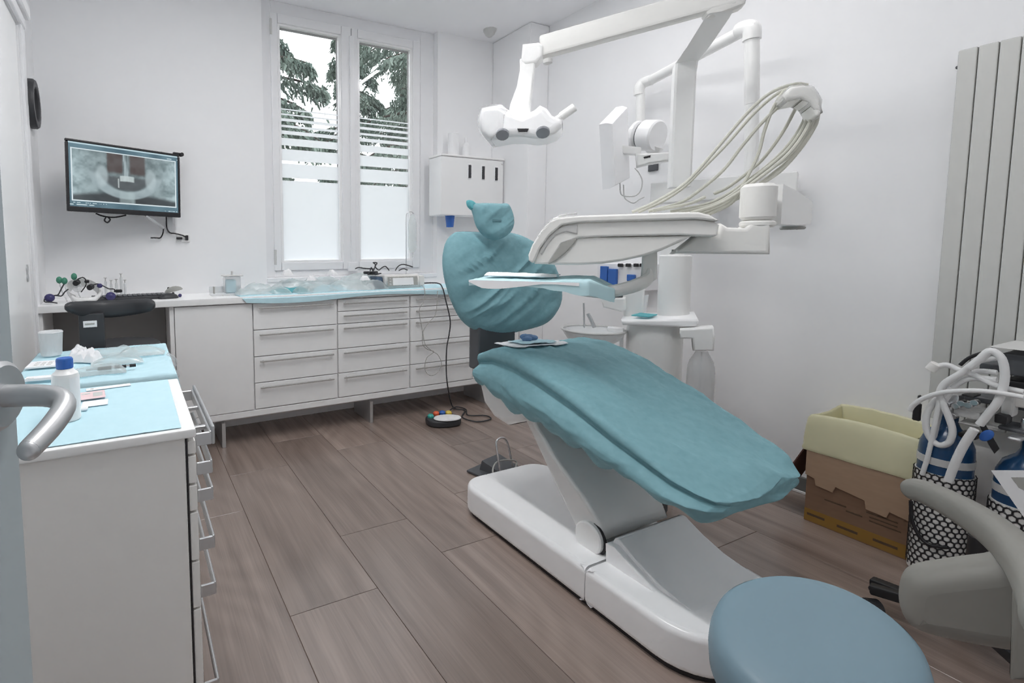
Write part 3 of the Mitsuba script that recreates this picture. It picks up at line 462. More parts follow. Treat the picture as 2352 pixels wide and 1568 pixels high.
def ball(name, a, b, yy, r, m, lb, catg, grp=None): c = at(a, b, Y=yy); return solo(name, sphere((c[0], yy, max(c[2], ZT + r)), (r * 1.1, r, r), 2), m, lb, catg, grp)
ball('round_plug', 114, 684, 2.98, .021, 'm_purple', 'dark violet round plug at the left end of the desk', 'plug'); ball('round_plug', 254, 680, 2.97, .022, 'm_purple', 'dark violet round plug in front of the keyboard', 'plug'); ball('round_plug', 229, 656, 3.0, .012, 'm_purple', 'small violet round plug above the headband', 'plug')
for a, b, lb in [(136, 643, 'leftmost green ear tip above the desk'), (148, 645, 'second green ear tip from the left'), (170, 635, 'highest green ear tip, over the headband')]:
    c = at(a, b, Y=3.03); g = solo('ear_tip', sphere(c, (.014, .014, .018), 2), 'm_green', lb, 'ear tip'); part('stalk', tube([c - V(0, 0, .015), c + V(.004, .01, -.04), c + V(.012, .015, -.075), V(c[0] + .02, 3.04, ZT + .03), V(c[0] + .03, 3.04, ZT + .004)], .0032, 6, 5), 'm_faint', g)
for pts, yy, lb in [([(147, 652), (141, 663), (134, 676), (128, 678), (118, 680)], 3.0, 'thin black lead rising left of the headband'), ([(157, 664), (149, 670), (142, 679), (134, 679), (126, 678)], 2.98, 'thin black lead lying left of the headband'), ([(102, 686), (103, 693), (118, 694), (132, 696)], 2.96, 'dark lead looped at the left end of the desk'), ([(214, 654), (226, 652), (240, 658), (250, 663), (262, 664), (263, 671)], 3.0, 'violet lead draped from the headband to the keyboard')]:
    solo('lead', tube([np.maximum(at(a, b, Y=yy), V(-9, -9, ZT + .004)) for a, b in pts], .0032, 7, 6), 'm_dark', lb, 'cable')
c = at(274, 668, Y=2.98); solo('black_plug', bx(c - V(.02, .01, .008), c + V(.014, .01, .008), .004), 'm_black', 'black plug resting on the keyboard', 'plug')

# ================================================================ OPERATOR STOOL AT THE DESK
sc = at(280, 784, Y=2.70)
os_ = thing('operator_stool', 'dark stool with a curved back bar on a flat post in front of the desk', 'stool'); sy_ = 2.52
a, b, c = at(152, 704, Y=2.42), at(250, 708, Y=2.58), at(352, 697, Y=2.48)
def bar(p, hs, ws, n=18):
    p = spline(p, 10); m = len(p); R = []; t = np.gradient(p, axis=0); t /= np.linalg.norm(t, axis=1, keepdims=True); s = np.linspace(0, 1, m)
    e = np.clip(np.minimum(s, 1 - s) * 11, 0, 1); e = np.sqrt(1 - (1 - e) ** 2) * .97 + .03; ang = np.arange(n) * 2 * np.pi / n
    for i in range(m):
        w = V(0, 0, 1) - t[i] * t[i][2]; w /= np.linalg.norm(w); q = np.cross(w, t[i]); cs, sn = np.cos(ang), np.sin(ang)
        R.append(p[i] + e[i] * (np.interp(s[i], np.linspace(0, 1, len(hs)), hs) * np.sign(sn)[:, None] * np.abs(sn)[:, None] ** .8 * w + np.interp(s[i], np.linspace(0, 1, len(ws)), ws) * np.sign(cs)[:, None] * np.abs(cs)[:, None] ** .8 * q))
    return loft(R)
part('back_bar', bar([at(150, 704, Y=2.40), at(200, 709, Y=2.50), at(255, 709, Y=2.53), at(310, 704, Y=2.50), at(355, 699, Y=2.40)], [.020, .035, .039, .036, .026], [.02, .026, .028, .026, .02]), 'm_dark', os_, smooth=60)
pa, pb = at(210, 735, Y=2.49), at(208, 812, Y=2.52); part('post', cat(bx((pa[0] - .048, 2.475, sc[2] - .10), (pa[0] + .05, 2.50, pa[2] + .03), .006, 2)), 'm_dark', os_)
sp = at(207, 744, Y=2.473); st = part('sticker', bx((sp[0] - .026, 2.471, sp[2] - .014), (sp[0] + .026, 2.4748, sp[2] + .014), .0008), 'm_paper', os_, 'white printed sticker')
part('print', bx((sp[0] - .019, 2.4698, sp[2] - .003), (sp[0] + .017, 2.4709, sp[2] + .004), .0003), 'm_grey', st)
part('seat', put(lathe([(.001, -.045), (.16, -.045), (.185, -.03), (.19, 0), (.175, .022), (.12, .032), (.001, .034)], 40, trimesh.transformations.translation_matrix((sc[0] - .01, 2.70, sc[2] - .03)), 1.0, .95), np.eye(4)), 'm_dark', os_)
part('seat_bracket', bx((pa[0] - .04, 2.476, sc[2] - .095), (pa[0] + .13, 2.66, sc[2] - .078), .004), 'm_dark', os_)
X0, Y0 = sc[0] - .01, 2.70; part('column', cyl((X0, Y0, .10), (X0, Y0, sc[2] - .076), .022), 'm_chrome', os_)
for k in range(5):
    t = k * 2 * np.pi / 5 + .3; e = V(X0 + .24 * math.cos(t), Y0 + .24 * math.sin(t), .075); part('leg', beam((X0, Y0, .105), e, .04, .025, .008), 'm_dark', os_); part('caster', cyl(e + V(-.012, 0, -.047), e + V(.012, 0, -.047), .027, 16), 'm_black', os_)

# ================================================================ TROLLEYS AT THE LEFT
def trolley(x0, x1, y0, y1, zt, label, hz):
    t = thing('trolley', label, 'trolley')
    part('body', bx((x0, y0 + .012, .09), (x1 - .022, y1 - .012, zt - .022), .004, 2), 'm_warm', t)
    part('top', bx((x0 - .004, y0, zt - .02), (x1, y1, zt), .004, 2), 'm_white', t)
    zs = [zt - .03] + [z - .012 for z in hz]
    for k in range(len(hz)):
        za, zb = zs[k + 1], zs[k]
        d = part('drawer', bx((x1 - .018, y0 + .016, za + .002), (x1, y1 - .016, zb - .002), .003, 2), 'm_warm', t)
        h = hz[k]; part('handle', cat(bx((x1 + .030, y0 + .03, h), (x1 + .036, y1 - .07, h + .032), .002), bx((x1 + .001, y0 + .03, h), (x1 + .034, y0 + .036, h + .03), .002), bx((x1 + .001, y1 - .076, h), (x1 + .034, y1 - .07, h + .03), .002)), 'm_alu', d)
    part('seal', bx((x1 - .0219, y0 + .014, .1), (x1 - .0181, y1 - .014, zt - .025), .001), 'm_black', t)
    for x in (x0 + .05, x1 - .07):
        for y in (y0 + .06, y1 - .06): part('caster', cat(cyl((x - .012, y, .032), (x + .012, y, .032), .032, 20), bx((x - .016, y - .02, .055), (x + .016, y + .02, .09), .003)), 'm_dark', t)
    return t
ZF = .76; hz = [at(a, b, X=.150)[2] for a, b in ((484, 990), (486, 1012), (493, 1090), (497, 1158), (508, 1297), (516, 1427))][1:]
tf = trolley(-.405, .112, 1.135, 1.612, ZF, 'white trolley with a stack of aluminium pulls nearest the door', hz + [.11])
part('rail', cat(bx((.148, 1.17, ZF - .055), (.156, 1.56, ZF - .012), .003, 2), *[bx((.112, y, ZF - .035), (.150, y + .012, ZF - .025), .002) for y in (1.22, 1.38, 1.54)]), 'm_alu', tf, 'flat push rail')
def sheet(x0, x1, y0, y1, z, fall=0, seed=0, amp=.002):
    u, v = np.meshgrid(np.linspace(0, 1, 40), np.linspace(0, 1, 40), indexing='ij'); x = x0 + (x1 - x0) * u; y = y0 + (y1 - y0) * v
    return np.stack([x, y, z + .0012 + amp * np.abs(meshkit.fbm(np.stack([u * 5, v * 5, u * 0], -1), 3, seed) - .4) + .0006 * (np.abs(np.sin(u * 9.4)) > .995)], -1)
solo('paper_sheet', shell(sheet(-.39, .083, 1.150, 1.60, ZF + .0008, 0, 3), .0007), 'm_sheet', 'pale blue paper sheet on the nearest trolley', 'sheet', smooth=60)
# medicine bottle with a blue cap
p = at(152, 976, z=ZF); bo = thing('bottle', 'white plastic bottle with a blue screw cap on the nearest trolley', 'bottle'); MB_ = trimesh.transformations.translation_matrix((p[0], p[1] + .03, ZF + .004))
part('body', lathe([(.001, 0), (.0255, 0), (.0275, .004), (.0275, .098), (.026, .107), (.019, .113), (.0165, .118), (.001, .118)], 36, MB_), 'm_white', bo)
part('cap', lathe([(.001, .1185), (.0165, .1185), (.0172, .121), (.0172, .138), (.015, .142), (.001, .1425)], 36, MB_), 'm_royal', bo, 'blue ribbed cap')
part('label', put(loft([np.stack([.0279 * np.cos(a), .0279 * np.sin(a), np.full(14, z)], 1) for a in [np.linspace(-1.2, .9, 14)] for z in (.03, .10)], False, False), MB_), 'm_paper', bo, smooth=True)
def card(x, y, L, Wd, rot, z, m, label, marks=None, h=.0016):
    k = thing('sachet', label, 'sachet', None); M = trimesh.transformations.translation_matrix((x, y, z)) @ rotz(rot)
    part('body', put(bx((-L / 2, -Wd / 2, 0), (L / 2, Wd / 2, h), .0006), M), m, k)
    for a, b, c, d in marks or (): part('print', put(bx((a, b, h + .0001), (a + c, b + d, h + .0004), .0001), M), 'm_grey' if m != 'm_pink' else 'm_light_grey', k, 'grey print')
    return k
def cz(px, py, z): return at(px, py, z=z)
q = cz(212, 914, ZF); card(q[0], q[1], .06, .075, .08, ZF + .0075, 'm_pink', 'pink and white printed sachet beside the bottle', [(-.024, .01, .02, .012), (.002, -.02, .022, .04)])
q = cz(220, 930, ZF); card(q[0], q[1], .055, .05, .02, ZF + .0045, 'm_paper', 'white sachet under the pink one beside the bottle')
q = cz(250, 893, ZF); card(q[0], q[1], .11, .025, .1, ZF + .0045, 'm_paper', 'long white strip sachet at the back of the nearest trolley', [(-.045, -.003, .008, .006)])
q = cz(195, 940, ZF); solo('swab_tube', bx((q[0] - .008, q[1] - .03, ZF + .0042), (q[0] + .008, q[1] + .03, ZF + .0122), .003), 'm_paper', 'small white tube in front of the sachets', 'tube')
# rear trolley under a drape
ZR = .718; tr = trolley(-.345, .108, 1.815, 2.41, ZR, 'white trolley under a pale blue drape between the nearest trolley and the dark stool', [.52, .34, .12])
u, v = np.meshgrid(np.linspace(0, 1, 70), np.linspace(0, 1, 70), indexing='ij')
def fall(u, lo, hi, drop, m=.075):
    a = (u - m) / (1 - 2 * m); inside = np.clip(a, 0, 1); out = np.maximum(np.maximum(-a, a - 1), 0) / (m / (1 - 2 * m)); return lo + (hi - lo) * inside, out * drop
X_, dx_ = fall(u, -.356, .122, .05); Y_, dy_ = fall(v, 1.800, 2.425, .055)
Z_ = ZR + .012 - np.maximum(dx_, dy_); X_ = X_ + np.where(u > .9, 1, 0) * .012 * np.sin(v * 17) * dx_ / .05; nzz = meshkit.fbm(np.stack([u * 6, v * 6, u * 0], -1), 3, 9)
Z_ = Z_ + .012 * (nzz - .45) * (dx_ + dy_ < .001); Z_ = np.where(dx_ + dy_ < .001, np.maximum(Z_, ZR + .003), Z_)
solo('drape_sheet', shell(np.stack([X_, Y_, Z_], -1), .001), 'm_sheet', 'pale blue drape covering the rear trolley', 'drape', smooth=60)
ZS = ZR + .021
q = cz(118, 816, ZS); solo('plastic_tub', lathe([(.001, 0), (.033, 0), (.036, .004), (.041, .085), (.043, .09), (.040, .094), (.001, .097)], 32, trimesh.transformations.translation_matrix((q[0], 2.30, ZS))), 'm_translucent', 'milky white plastic tub at the back left of the draped trolley', 'tub')
q = cz(103, 838, ZS); card(q[0], q[1], .10, .10, -.05, ZS, 'm_paper', 'white printed card at the left of the draped trolley', [(-.03 + .02 * i, -.03 + .017 * j, .014, .005) for i in range(3) for j in range(4)], .006)
q = cz(80, 872, ZS); card(q[0] + .02, q[1], .09, .035, -.05, ZS, 'm_paper', 'white sachet at the front left corner of the draped trolley', [(-.04, -.015, .02, .004)], .008)
for i, (a, b) in enumerate([(176, 822), (190, 827), (205, 820), (183, 812), (215, 828)]):
    q = cz(a, b, ZS); packet('cotton_wad', (q[0], q[1], ZS - .002), .055, .05, .035, i, 'm_paper', ['leftmost white wad on the draped trolley', 'white wad in the middle of the clump on the draped trolley', 'white wad at the back of the clump on the draped trolley', 'highest white wad, in front of the dark post', 'rightmost white wad on the draped trolley'][i], 'wad', None, 80 + i)
for i, (a, b, r, lb) in enumerate([(262, 812, .1, 'clear pouch at the back of the draped trolley'), (325, 812, -.1, 'clear pouch at the back right of the draped trolley'), (270, 832, .05, 'clear pouch in the middle of the draped trolley'), (225, 855, .02, 'clear pouch in front of the probe')]):
    q = cz(a, b, ZS); packet('instrument_pouch', (q[0], q[1], ZS - .002), .17, .075, .025, r, 'm_film_bag', lb, 'pouch', None, 20 + i)
pr = thing('probe', 'dark handled dental probe lying across the draped trolley', 'probe'); a, b = cz(198, 854, ZS), cz(312, 842, ZS); z_ = V(0, 0, .006)
pt = lambda t: a + (b - a) * t + z_
part('handle', cat(tube([pt(.22), pt(.5)], .006, 10), tube([pt(.56), pt(.80)], .0055, 10), tube([pt(.87), pt(1.0)], .0055, 10)), 'm_black', pr); part('shaft', cat(tube([pt(.0), pt(.22)], .003, 8), tube([pt(.5), pt(.56)], .0045, 8), tube([pt(.8), pt(.87)], .0045, 8)), 'm_chrome', pr)
for i, pts in enumerate([[(384, 812), (398, 820), (404, 832), (398, 842), (390, 838), (388, 828)], [(388, 845), (402, 852), (408, 864), (404, 876)]]):
    solo('clear_tubing', tube([at(x, y, Y=2.02 - .1 * i) for x, y in pts], .006, 8, 7), 'm_faint', ['clear tubing looped over the right edge of the draped trolley', 'end of the clear tubing hanging off the draped trolley'][i], 'tubing')

# ================================================================ DENTAL CHAIR
def face(px):
    """turn the working plane: C_ points away from the doorway past this column of the room, A_ runs across it"""
    global A_, C_, DK
    r = RIGHT * (px - PX) / F + FWD; r = r * V(1, 1, 0); DK = np.linalg.norm(r); C_ = r / DK; A_ = V(C_[1], -C_[0], 0)
face(861)
def vat(px, py, d):
    r = RIGHT * (px - PX) / F + DOWN * (py - PY) / F + FWD; return CAM + r * d * DK / (r @ C_)
def pslab(out, d, t, r=.004, seg=3, k=1):
    """side outline standing in a vertical plane at distance d, t thick away from it"""
    P = np.array([vat(a, b, d) for a, b in out]); 
    if k > 1: P = spline(P, k, True)
    O = P[0]; q = np.stack([(P - O) @ A_, P[:, 2] - O[2]], 1); m = slab(q, t, r, seg); M = np.eye(4); M[:3, 0], M[:3, 1], M[:3, 2], M[:3, 3] = A_, V(0, 0, 1), C_, O
    m = put(m, M); 
    if m.volume < 0: m.invert()
    return m
def yzslab(prof, x0, x1, r=.01, seg=3, k=1):
    p = np.asarray(prof, float)
    if k > 1: p = spline(np.c_[p, p[:, 0] * 0], k, True)[:, :2]
    m = put(slab(p, x1 - x0, r, seg), V([0, 0, 1, x0], [1, 0, 0, 0], [0, 1, 0, 0], [0, 0, 0, 1]))
    return m
dc = thing('dental_chair', 'dental chair in teal protective covers on a long white floor base', 'dental chair')
def plan(x0, x1, y0, y1, ra, rb, n=8):
    """outline of the base seen from above, corner radius ra at y0 and rb at y1 (0 = square)"""
    out = []
    for cx, cy, r, a0 in ((x1, y0, ra, -90), (x1, y1, rb, 0), (x0, y1, rb, 90), (x0, y0, ra, 180)):
        r = max(r, .002); sx, sy = (-1 if cx == x1 else 1), (1 if cy == y0 else -1)
        for t in np.radians(a0 + np.linspace(0, 90, n)): out.append((cx + sx * r + r * math.cos(t), cy + sy * r + r * math.sin(t)))
    return out
BX0, BX1, BY0, BY1, BH, SEAM = 1.262, 1.735, .700, 1.785, .132, 1.092
part('base_rear_cover', put(slab(plan(BX0, BX1, SEAM + .0015, BY1, .0, .10), BH - .012, .022, 5), trimesh.transformations.translation_matrix((0, 0, .012))), 'm_white_gloss', dc)
part('base_front_cover', put(slab(plan(BX0, BX1, BY0, SEAM - .0015, .16, .0), BH - .012, .022, 5), trimesh.transformations.translation_matrix((0, 0, .012))), 'm_white_gloss', dc)
part('plinth', put(slab(plan(BX0 + .015, BX1 - .015, BY0 + .015, BY1 - .015, .14, .09), .0125, .001, 1), np.eye(4)), 'm_black', dc)
# lifting arm: leans away from the pivot up to the seat
AX0, AX1 = 1.372, 1.702
e = [at(a, b, X=AX0)[1:] for a, b in ((1196, 946), (1275, 1115), (1318, 1205), (1335, 1245))]; g = [at(a, b, X=AX0)[1:] for a, b in ((1388, 1240), (1374, 1200), (1346, 1151), (1281, 1061), (1235, 985))]
arm = [(e[0][0] + .0, e[0][1]), *[tuple(x) for x in e[1:]], *[tuple(x) for x in g], (g[-1][0] + .10, .60), (e[0][0] + .02, .56)]
part('lift_arm', yzslab(arm, AX0, AX1, .014, 4), 'm_white', dc)
pv = at(1358, 1232, X=AX0); part('pivot_cap', cat(cyl((AX0 - .020, pv[1], pv[2]), (AX0 + .01, pv[1], pv[2]), .054, 40, ch=.005)), 'm_white', dc)
part('pivot_gap', cyl((AX0 - .004, pv[1] - .003, pv[2] - .004), (AX0 + .006, pv[1] - .003, pv[2] - .004), .0575, 40), 'm_black', dc, 'dark gap round the pivot')
# ramp in front of the pivot
rs = [(1.085, BH - .002), (1.100, .155), (1.080, .208), (1.062, .212), (1.0, .178), (.93, .150), (.86, BH + .004), (.80, BH - .002)]
part('ramp_cover', yzslab(rs, AX0 + .004, AX1 + .01, .006, 3), 'm_white_gloss', dc)
part('ramp_cheek', hull([(x, y, z) for x in (AX0 - .02, AX0 + .03) for y, z in ((1.088, BH - .01), (1.092, .19), (1.06, .195), (.90, BH - .01))]), 'm_white_gloss', dc)
part('under_seat_shell', yzslab([(1.69, .66), (1.695, .58), (1.665, .505), (1.60, .462), (1.52, .452), (1.45, .49), (1.43, .56), (1.44, .66)], 1.292, 1.765, .03, 5), 'm_white', dc)
part('under_seat_pan', yzslab([(1.46, .60), (1.46, .535), (1.1, .52), (.80, .46), (.79, .48), (.92, .52), (1.2, .60)], 1.32, 1.74, .01, 3), 'm_white', dc)
# seat under its teal cover: sections across the seat from the hips (far) to the feet (near)
ks = np.array([1.705, 1.66, 1.58, 1.46, 1.32, 1.16, 1.02, .92, .84, .78, .745, .728])       # y of the section
ztop = np.interp(ks, [.728, .76, .85, .95, 1.16, 1.42, 1.60, 1.69, 1.705], [.492, .515, .545, .585, .675, .762, .752, .70, .65])
zbot = np.interp(ks, [.728, .80, 1.2, 1.45, 1.62, 1.705], [.455, .44, .497, .525, .575, .60])
xl = np.interp(ks, [.728, .745, .78, .84, 1.0, 1.66, 1.705], [1.36, 1.315, 1.285, 1.265, 1.252, 1.245, 1.30]); xr = np.interp(ks, [.728, .745, .78, .84, .92, 1.1, 1.66, 1.705], [1.66, 1.72, 1.765, 1.795, 1.81, 1.82, 1.815, 1.76])
fine = np.linspace(0, 1, 120); kk = np.linspace(0, 1, len(ks)); f_ = lambda a: np.interp(fine, kk, a); Yk, Zt, Zb, Xl, Xr = map(f_, (ks, ztop, zbot, xl, xr))
R = []
# half section from the middle of the underside round to the crown: (share of half width, share of height)
hs_ = spline(V(0, 0, 0, .45, .0, 0, .80, .02, 0, .93, .10, 0, .99, .24, 0, 1.0, .38, 0, .985, .50, 0, .94, .60, 0, .90, .66, 0, .893, .71, 0, .925, .77, 0, .945, .83, 0, .93, .91, 0, .87, .965, 0, .74, .99, 0, .5, 1.0, 0, .25, 1.0, 0, .0, 1.0, 0).reshape(-1, 3), 6)[:, :2]
sec = np.vstack([hs_[:-1], (hs_ * V(-1, 1))[::-1][:-1]]); nt = len(sec)
for i in range(len(fine)):
    w, cx, h = (Xr[i] - Xl[i]) / 2, (Xl[i] + Xr[i]) / 2, Zt[i] - Zb[i]
    x, z = cx + w * sec[:, 0], Zb[i] + h * sec[:, 1]; P = np.stack([x, np.full(nt, Yk[i]), z], 1)
    if h < .1: P[:, 0] = cx + (P[:, 0] - cx) * (1 + .03 * (1 - h / .1) * (sec[:, 1] > .6))
    rid = lambda q, s_, k: (np.abs(meshkit.fbm(q, 3, s_) - .5) * 2) ** .7 * k          # sharp pleats
    q = np.stack([P[:, 0] * 15 + P[:, 1] * 6, P[:, 1] * 1.7 - P[:, 0] * 1.0, P[:, 2] * 9], 1)
    q2 = np.stack([P[:, 0] * 22 - P[:, 1] * 7, P[:, 1] * 8 + P[:, 0] * 6, P[:, 2] * 16], 1)
    wr = -.017 * (rid(q, 5, 1) - .45) + .005 * (meshkit.fbm(q2, 3, 8) - .5) - .009 * (rid(q2 * V(.8, .5, .6), 3, 1) - .5)
    top = np.clip((sec[:, 1] - .8) / .15, 0, 1); side = np.clip(1 - np.abs(sec[:, 1] - .42) / .4, 0, 1)
    foot = np.clip((.98 - Yk[i]) / .22, 0, 1); wr = wr * (1 - .5 * foot) + foot * .012 * np.sin(11 * (P[:, 2] * 5 + P[:, 0] * 2.2) + 2 * np.sin(P[:, 0] * 7))
    low = np.clip(1 - sec[:, 1] / .25, 0, 1) * (np.abs(sec[:, 0]) > .6); P[:, 2] += wr * top * .8 + low * (.014 * np.sin(Yk[i] * 29 + 1.5 * np.sin(Yk[i] * 11)) + .012 * np.sin(Yk[i] * 63))
    P[:, 0] += np.sign(sec[:, 0]) * (np.abs(sec[:, 0]) > .9) * (wr * 1.1 * side + .0)
    P[:, 1] += wr * .5 * np.clip((.9 - Yk[i]) / .15, 0, 1)
    R.append(P)
R[0] = R[0].mean(0) + (R[0] - R[0].mean(0)) * .82; R[-1] = R[-1].mean(0) + (R[-1] - R[-1].mean(0)) * .85
part('seat_cover', loft(R), 'm_teal', dc, 'teal sheet stretched over the seat and leg rest', smooth=75)
# backrest and headrest
def pillow(out, Y, th, n=34, fold=.01, seed=0, lean=.12, back=.35):
    P0 = np.array([at(a, b, Y=Y) for a, b in out]); O = spline(P0, 10, True); c = O.mean(0); rings = []
    prof = [(.0, -back), (.5, -back), (.88, -back * .85), (.97, -back * .5), (1.0, 0), (.985, .25), (.93, .55), (.85, .74), (.79, .81), (.74, .86), (.68, .90), (.62, .93), (.56, .95), (.5, .97), (.44, .98), (.38, .99), (.32, 1.0), (.26, 1.0), (.2, 1.0), (.14, 1.0), (.08, 1.0), (.02, 1.0)]
    for s, hgt in prof:
        Q = c + (O - c) * max(s, .004); q = Q - c
        up = np.clip((hgt + back) / (1 + back), 0, 1)
        k_ = min(fold / .012, 1.0); g1 = np.stack([(q[:, 0] * -8 + q[:, 2] * 12) / k_ ** .7, (q[:, 0] * 1.5 + q[:, 2] * 1.1) / k_ ** .7, q[:, 0] * 0], 1); up = up * (1 - s ** 6)
        sheen = -1.25 * fold * ((np.abs(meshkit.fbm(g1, 3, seed) - .5) * 2) ** .7 - .45) + .45 * fold * (meshkit.fbm(q * 20 / k_, 3, seed + 3) - .5)
        Q[:, 1] += -hgt * th - sheen * up * 1.6 + lean * (Q[:, 2] - c[2]) * 1.0; rings.append(Q)
    m = loft(rings, True, True)
    if m.volume < 0: m.invert()
    return m
bk = [(1067, 531), (1045, 538), (1028, 560), (1019, 600), (1022, 648), (1036, 700), (1056, 737), (1086, 757), (1135, 765), (1184, 758), (1238, 742), (1267, 715), (1281, 680), (1281, 650), (1272, 612), (1252, 575), (1222, 550), (1182, 534), (1128, 533)]
part('backrest_cover', pillow(bk, 1.86, .075, fold=.018, seed=21), 'm_teal', dc, 'teal sheet over the backrest', smooth=75)
hd_ = [(1086, 470), (1110, 466), (1150, 467), (1166, 468), (1174, 490), (1174, 516), (1164, 536), (1146, 548), (1128, 551), (1108, 541), (1094, 520), (1088, 494)]
hk = part('headrest_cover', pillow(hd_, 1.80, .045, fold=.007, seed=31), 'm_teal', dc, 'teal sheet over the headrest', smooth=75)
part('cover_corner', pillow([(1073, 461), (1082, 460), (1092, 470), (1092, 484), (1084, 484), (1074, 474)], 1.815, .02, fold=.003, seed=4), 'm_teal_edge', hk, smooth=70)
pl('m_teal_dark', (.10, .21, .24), .7); p_ = at(1141, 507, Y=1.757); part('slot', rbox((.05, .006, .011), .003, 2, p_), 'm_teal_dark', hk, 'dark slot showing through the cover')
sp0, sp1 = at(1090, 800, Y=1.83), at(1175, 745, Y=1.83)
part('back_spine', bx((sp0[0], 1.80, .60), (sp1[0], 1.875, sp1[2] + .2), .01, 3), 'm_charcoal', dc, 'dark slate spine below the backrest')
part('headrest_stem', bx((at(1118, 560, Y=1.86)[0], 1.875, 1.05), (at(1142, 560, Y=1.86)[0], 1.89, 1.24), .005), 'm_charcoal', dc)
jb = at(1545, 1195, z=0); solo('junction_box', bx((jb[0] - .055, jb[1] + .05, 0), (jb[0] + .045, jb[1] + .18, .40), .008, 2), 'm_charcoal', 'dark floor box standing behind the foot of the dental chair', 'box')
# packet resting at the hips
q = at(1222, 797, Y=1.56); MQ = trimesh.transformations.translation_matrix((q[0], 1.57, q[2] + .008)) @ trimesh.transformations.rotation_matrix(-.10, [1, 0, 0]) @ rotz(-.15)
uu, vv = np.meshgrid(np.linspace(-1, 1, 24), np.linspace(-1, 1, 20), indexing='ij'); oval = np.sqrt(np.clip(1 - np.abs(vv) ** 3.2, 0, 1)) 
SH = np.stack([uu * .125 * (.75 + .25 * oval), vv * .105, .006 + .010 * (meshkit.fbm(np.stack([uu * 2, vv * 2, uu * 0], -1), 3, 2) - .3)], -1)
mp = thing('mask_packet', 'opened white paper packet with a blue lining lying on the hips of the dental chair', 'packet')
part('paper', put(shell(SH, .003), MQ), 'm_paper', mp, smooth=60); SH2 = SH * V(.62, .72, 1) + V(.0, -.01, .008); part('lining', put(shell(SH2, .002), MQ), 'm_sheet', mp, 'blue lining', smooth=60)
gl = [put(sphere((.0 + .022 * math.cos(k * 1.3), .012 + .016 * math.sin(k * 1.7), .026 + .004 * (k % 3)), (.022, .016, .012), 2), MQ) for k in range(5)]
pl('m_glove', (.12, .22, .40), .5); solo('glove', cat(*gl), 'm_glove', 'crumpled blue glove on the white packet', 'glove')
# foot switch behind the base
fs = thing('foot_switch', 'dark grey foot switch with a wire hoop on the floor behind the chair base', 'foot pedal'); p0 = at(1140, 1085, z=0); MF = trimesh.transformations.translation_matrix((p0[0], p0[1], 0)) @ rotz(.25)
part('plate', put(bx((-.115, -.085, .002), (.10, .10, .014), .004, 2), MF), 'm_charcoal', fs); part('pedal', put(hull([(x, y, z) for x, y, z in ((-.06, -.08, .014), (.09, -.08, .014), (-.06, .06, .014), (.09, .06, .014), (-.055, -.075, .035), (.085, -.075, .035), (-.055, .05, .062), (.085, .05, .062))]), MF), 'm_charcoal', fs)
part('hoop', put(tube([(-.045, -.06, .02), (-.045, -.045, .09), (-.042, -.03, .15), (-.030, -.02, .178), (.0, -.018, .186), (.035, -.02, .178), (.05, -.03, .15), (.055, -.045, .09), (.055, -.06, .02)], .0048, 10, 6), MF), 'm_chrome', fs, 'bent wire hoop')
part('cord', tube([at(1150, 1100, z=.03), at(1132, 1085, z=.06), at(1140, 1062, z=.08), at(1165, 1056, z=.08), at(1186, 1060, z=.06), at(1184, 1080, z=.03), at(1200, 1088, z=.008), at(1240, 1090, z=.006)], .0042, 8, 8), 'm_grey', fs)

# ================================================================ DELIVERY UNIT, LAMP AND X-RAY ARM
du = thing('delivery_unit', 'white dental delivery unit: instrument table on a swing arm with looping hoses', 'dental unit'); DT = 1.62; face(1430)
part('table_lid', pslab([(1214, 598), (1213, 585), (1222, 562), (1242, 530), (1262, 509), (1280, 500), (1330, 495), (1450, 491), (1560, 487), (1605, 487), (1630, 493), (1652, 506), (1640, 507), (1600, 503), (1450, 507), (1326, 511), (1290, 517), (1262, 540), (1240, 570), (1228, 598), (1222, 604)], DT - .012, .37, .006, 3), 'm_cream', du)
part('table_body', pslab([(1227, 606), (1230, 588), (1246, 562), (1268, 534), (1294, 516), (1330, 511), (1450, 507), (1600, 504), (1640, 509), (1652, 516), (1648, 540), (1640, 543), (1560, 540), (1400, 543), (1330, 546), (1290, 560), (1260, 606)], DT, .35, .006, 3), 'm_cream', du)
part('table_belly', pslab([(1236, 606), (1258, 574), (1292, 552), (1330, 545), (1400, 544), (1560, 541), (1592, 541), (1560, 557), (1520, 575), (1480, 588), (1430, 599), (1380, 606), (1330, 608), (1270, 608)], DT + .008, .33, .008, 3), 'm_cream', du)
gp = part('grip', pslab([(1240, 604), (1246, 590), (1262, 565), (1278, 546), (1300, 538), (1326, 545), (1320, 558), (1300, 580), (1278, 598), (1262, 606)], DT + .001, .05, .004, 3), 'm_grey', du, 'grey grip panel under clear wrap')
part('grip_rim', pslab([(1238, 576), (1256, 548), (1278, 526), (1300, 517), (1326, 515), (1326, 538), (1300, 532), (1276, 540), (1258, 562), (1244, 586)], DT - .004, .03, .004, 3), 'm_light_grey', gp)
fw = [vat(a, b, DT - .016) for a, b in ((1262, 509), (1285, 500), (1326, 495))]
part('film_wrap', shell(np.stack([np.array([vat(a, b, DT - .016 + .03 * k) + V(0, 0, .004 * math.sin(a * .9 + k * 4)) for a, b in ((1236, 545), (1252, 520), (1268, 503), (1286, 496), (1306, 493), (1326, 491))]) for k in np.linspace(0, 1, 8)]), .001), 'm_wrap', gp, smooth=60)
part('swing_arm', pslab([(1553, 582), (1545, 584), (1600, 541), (1648, 541), (1656, 512), (1672, 522), (1712, 523), (1726, 512), (1770, 510), (1770, 584)], DT + .10, .16, .012, 4), 'm_cream', du)
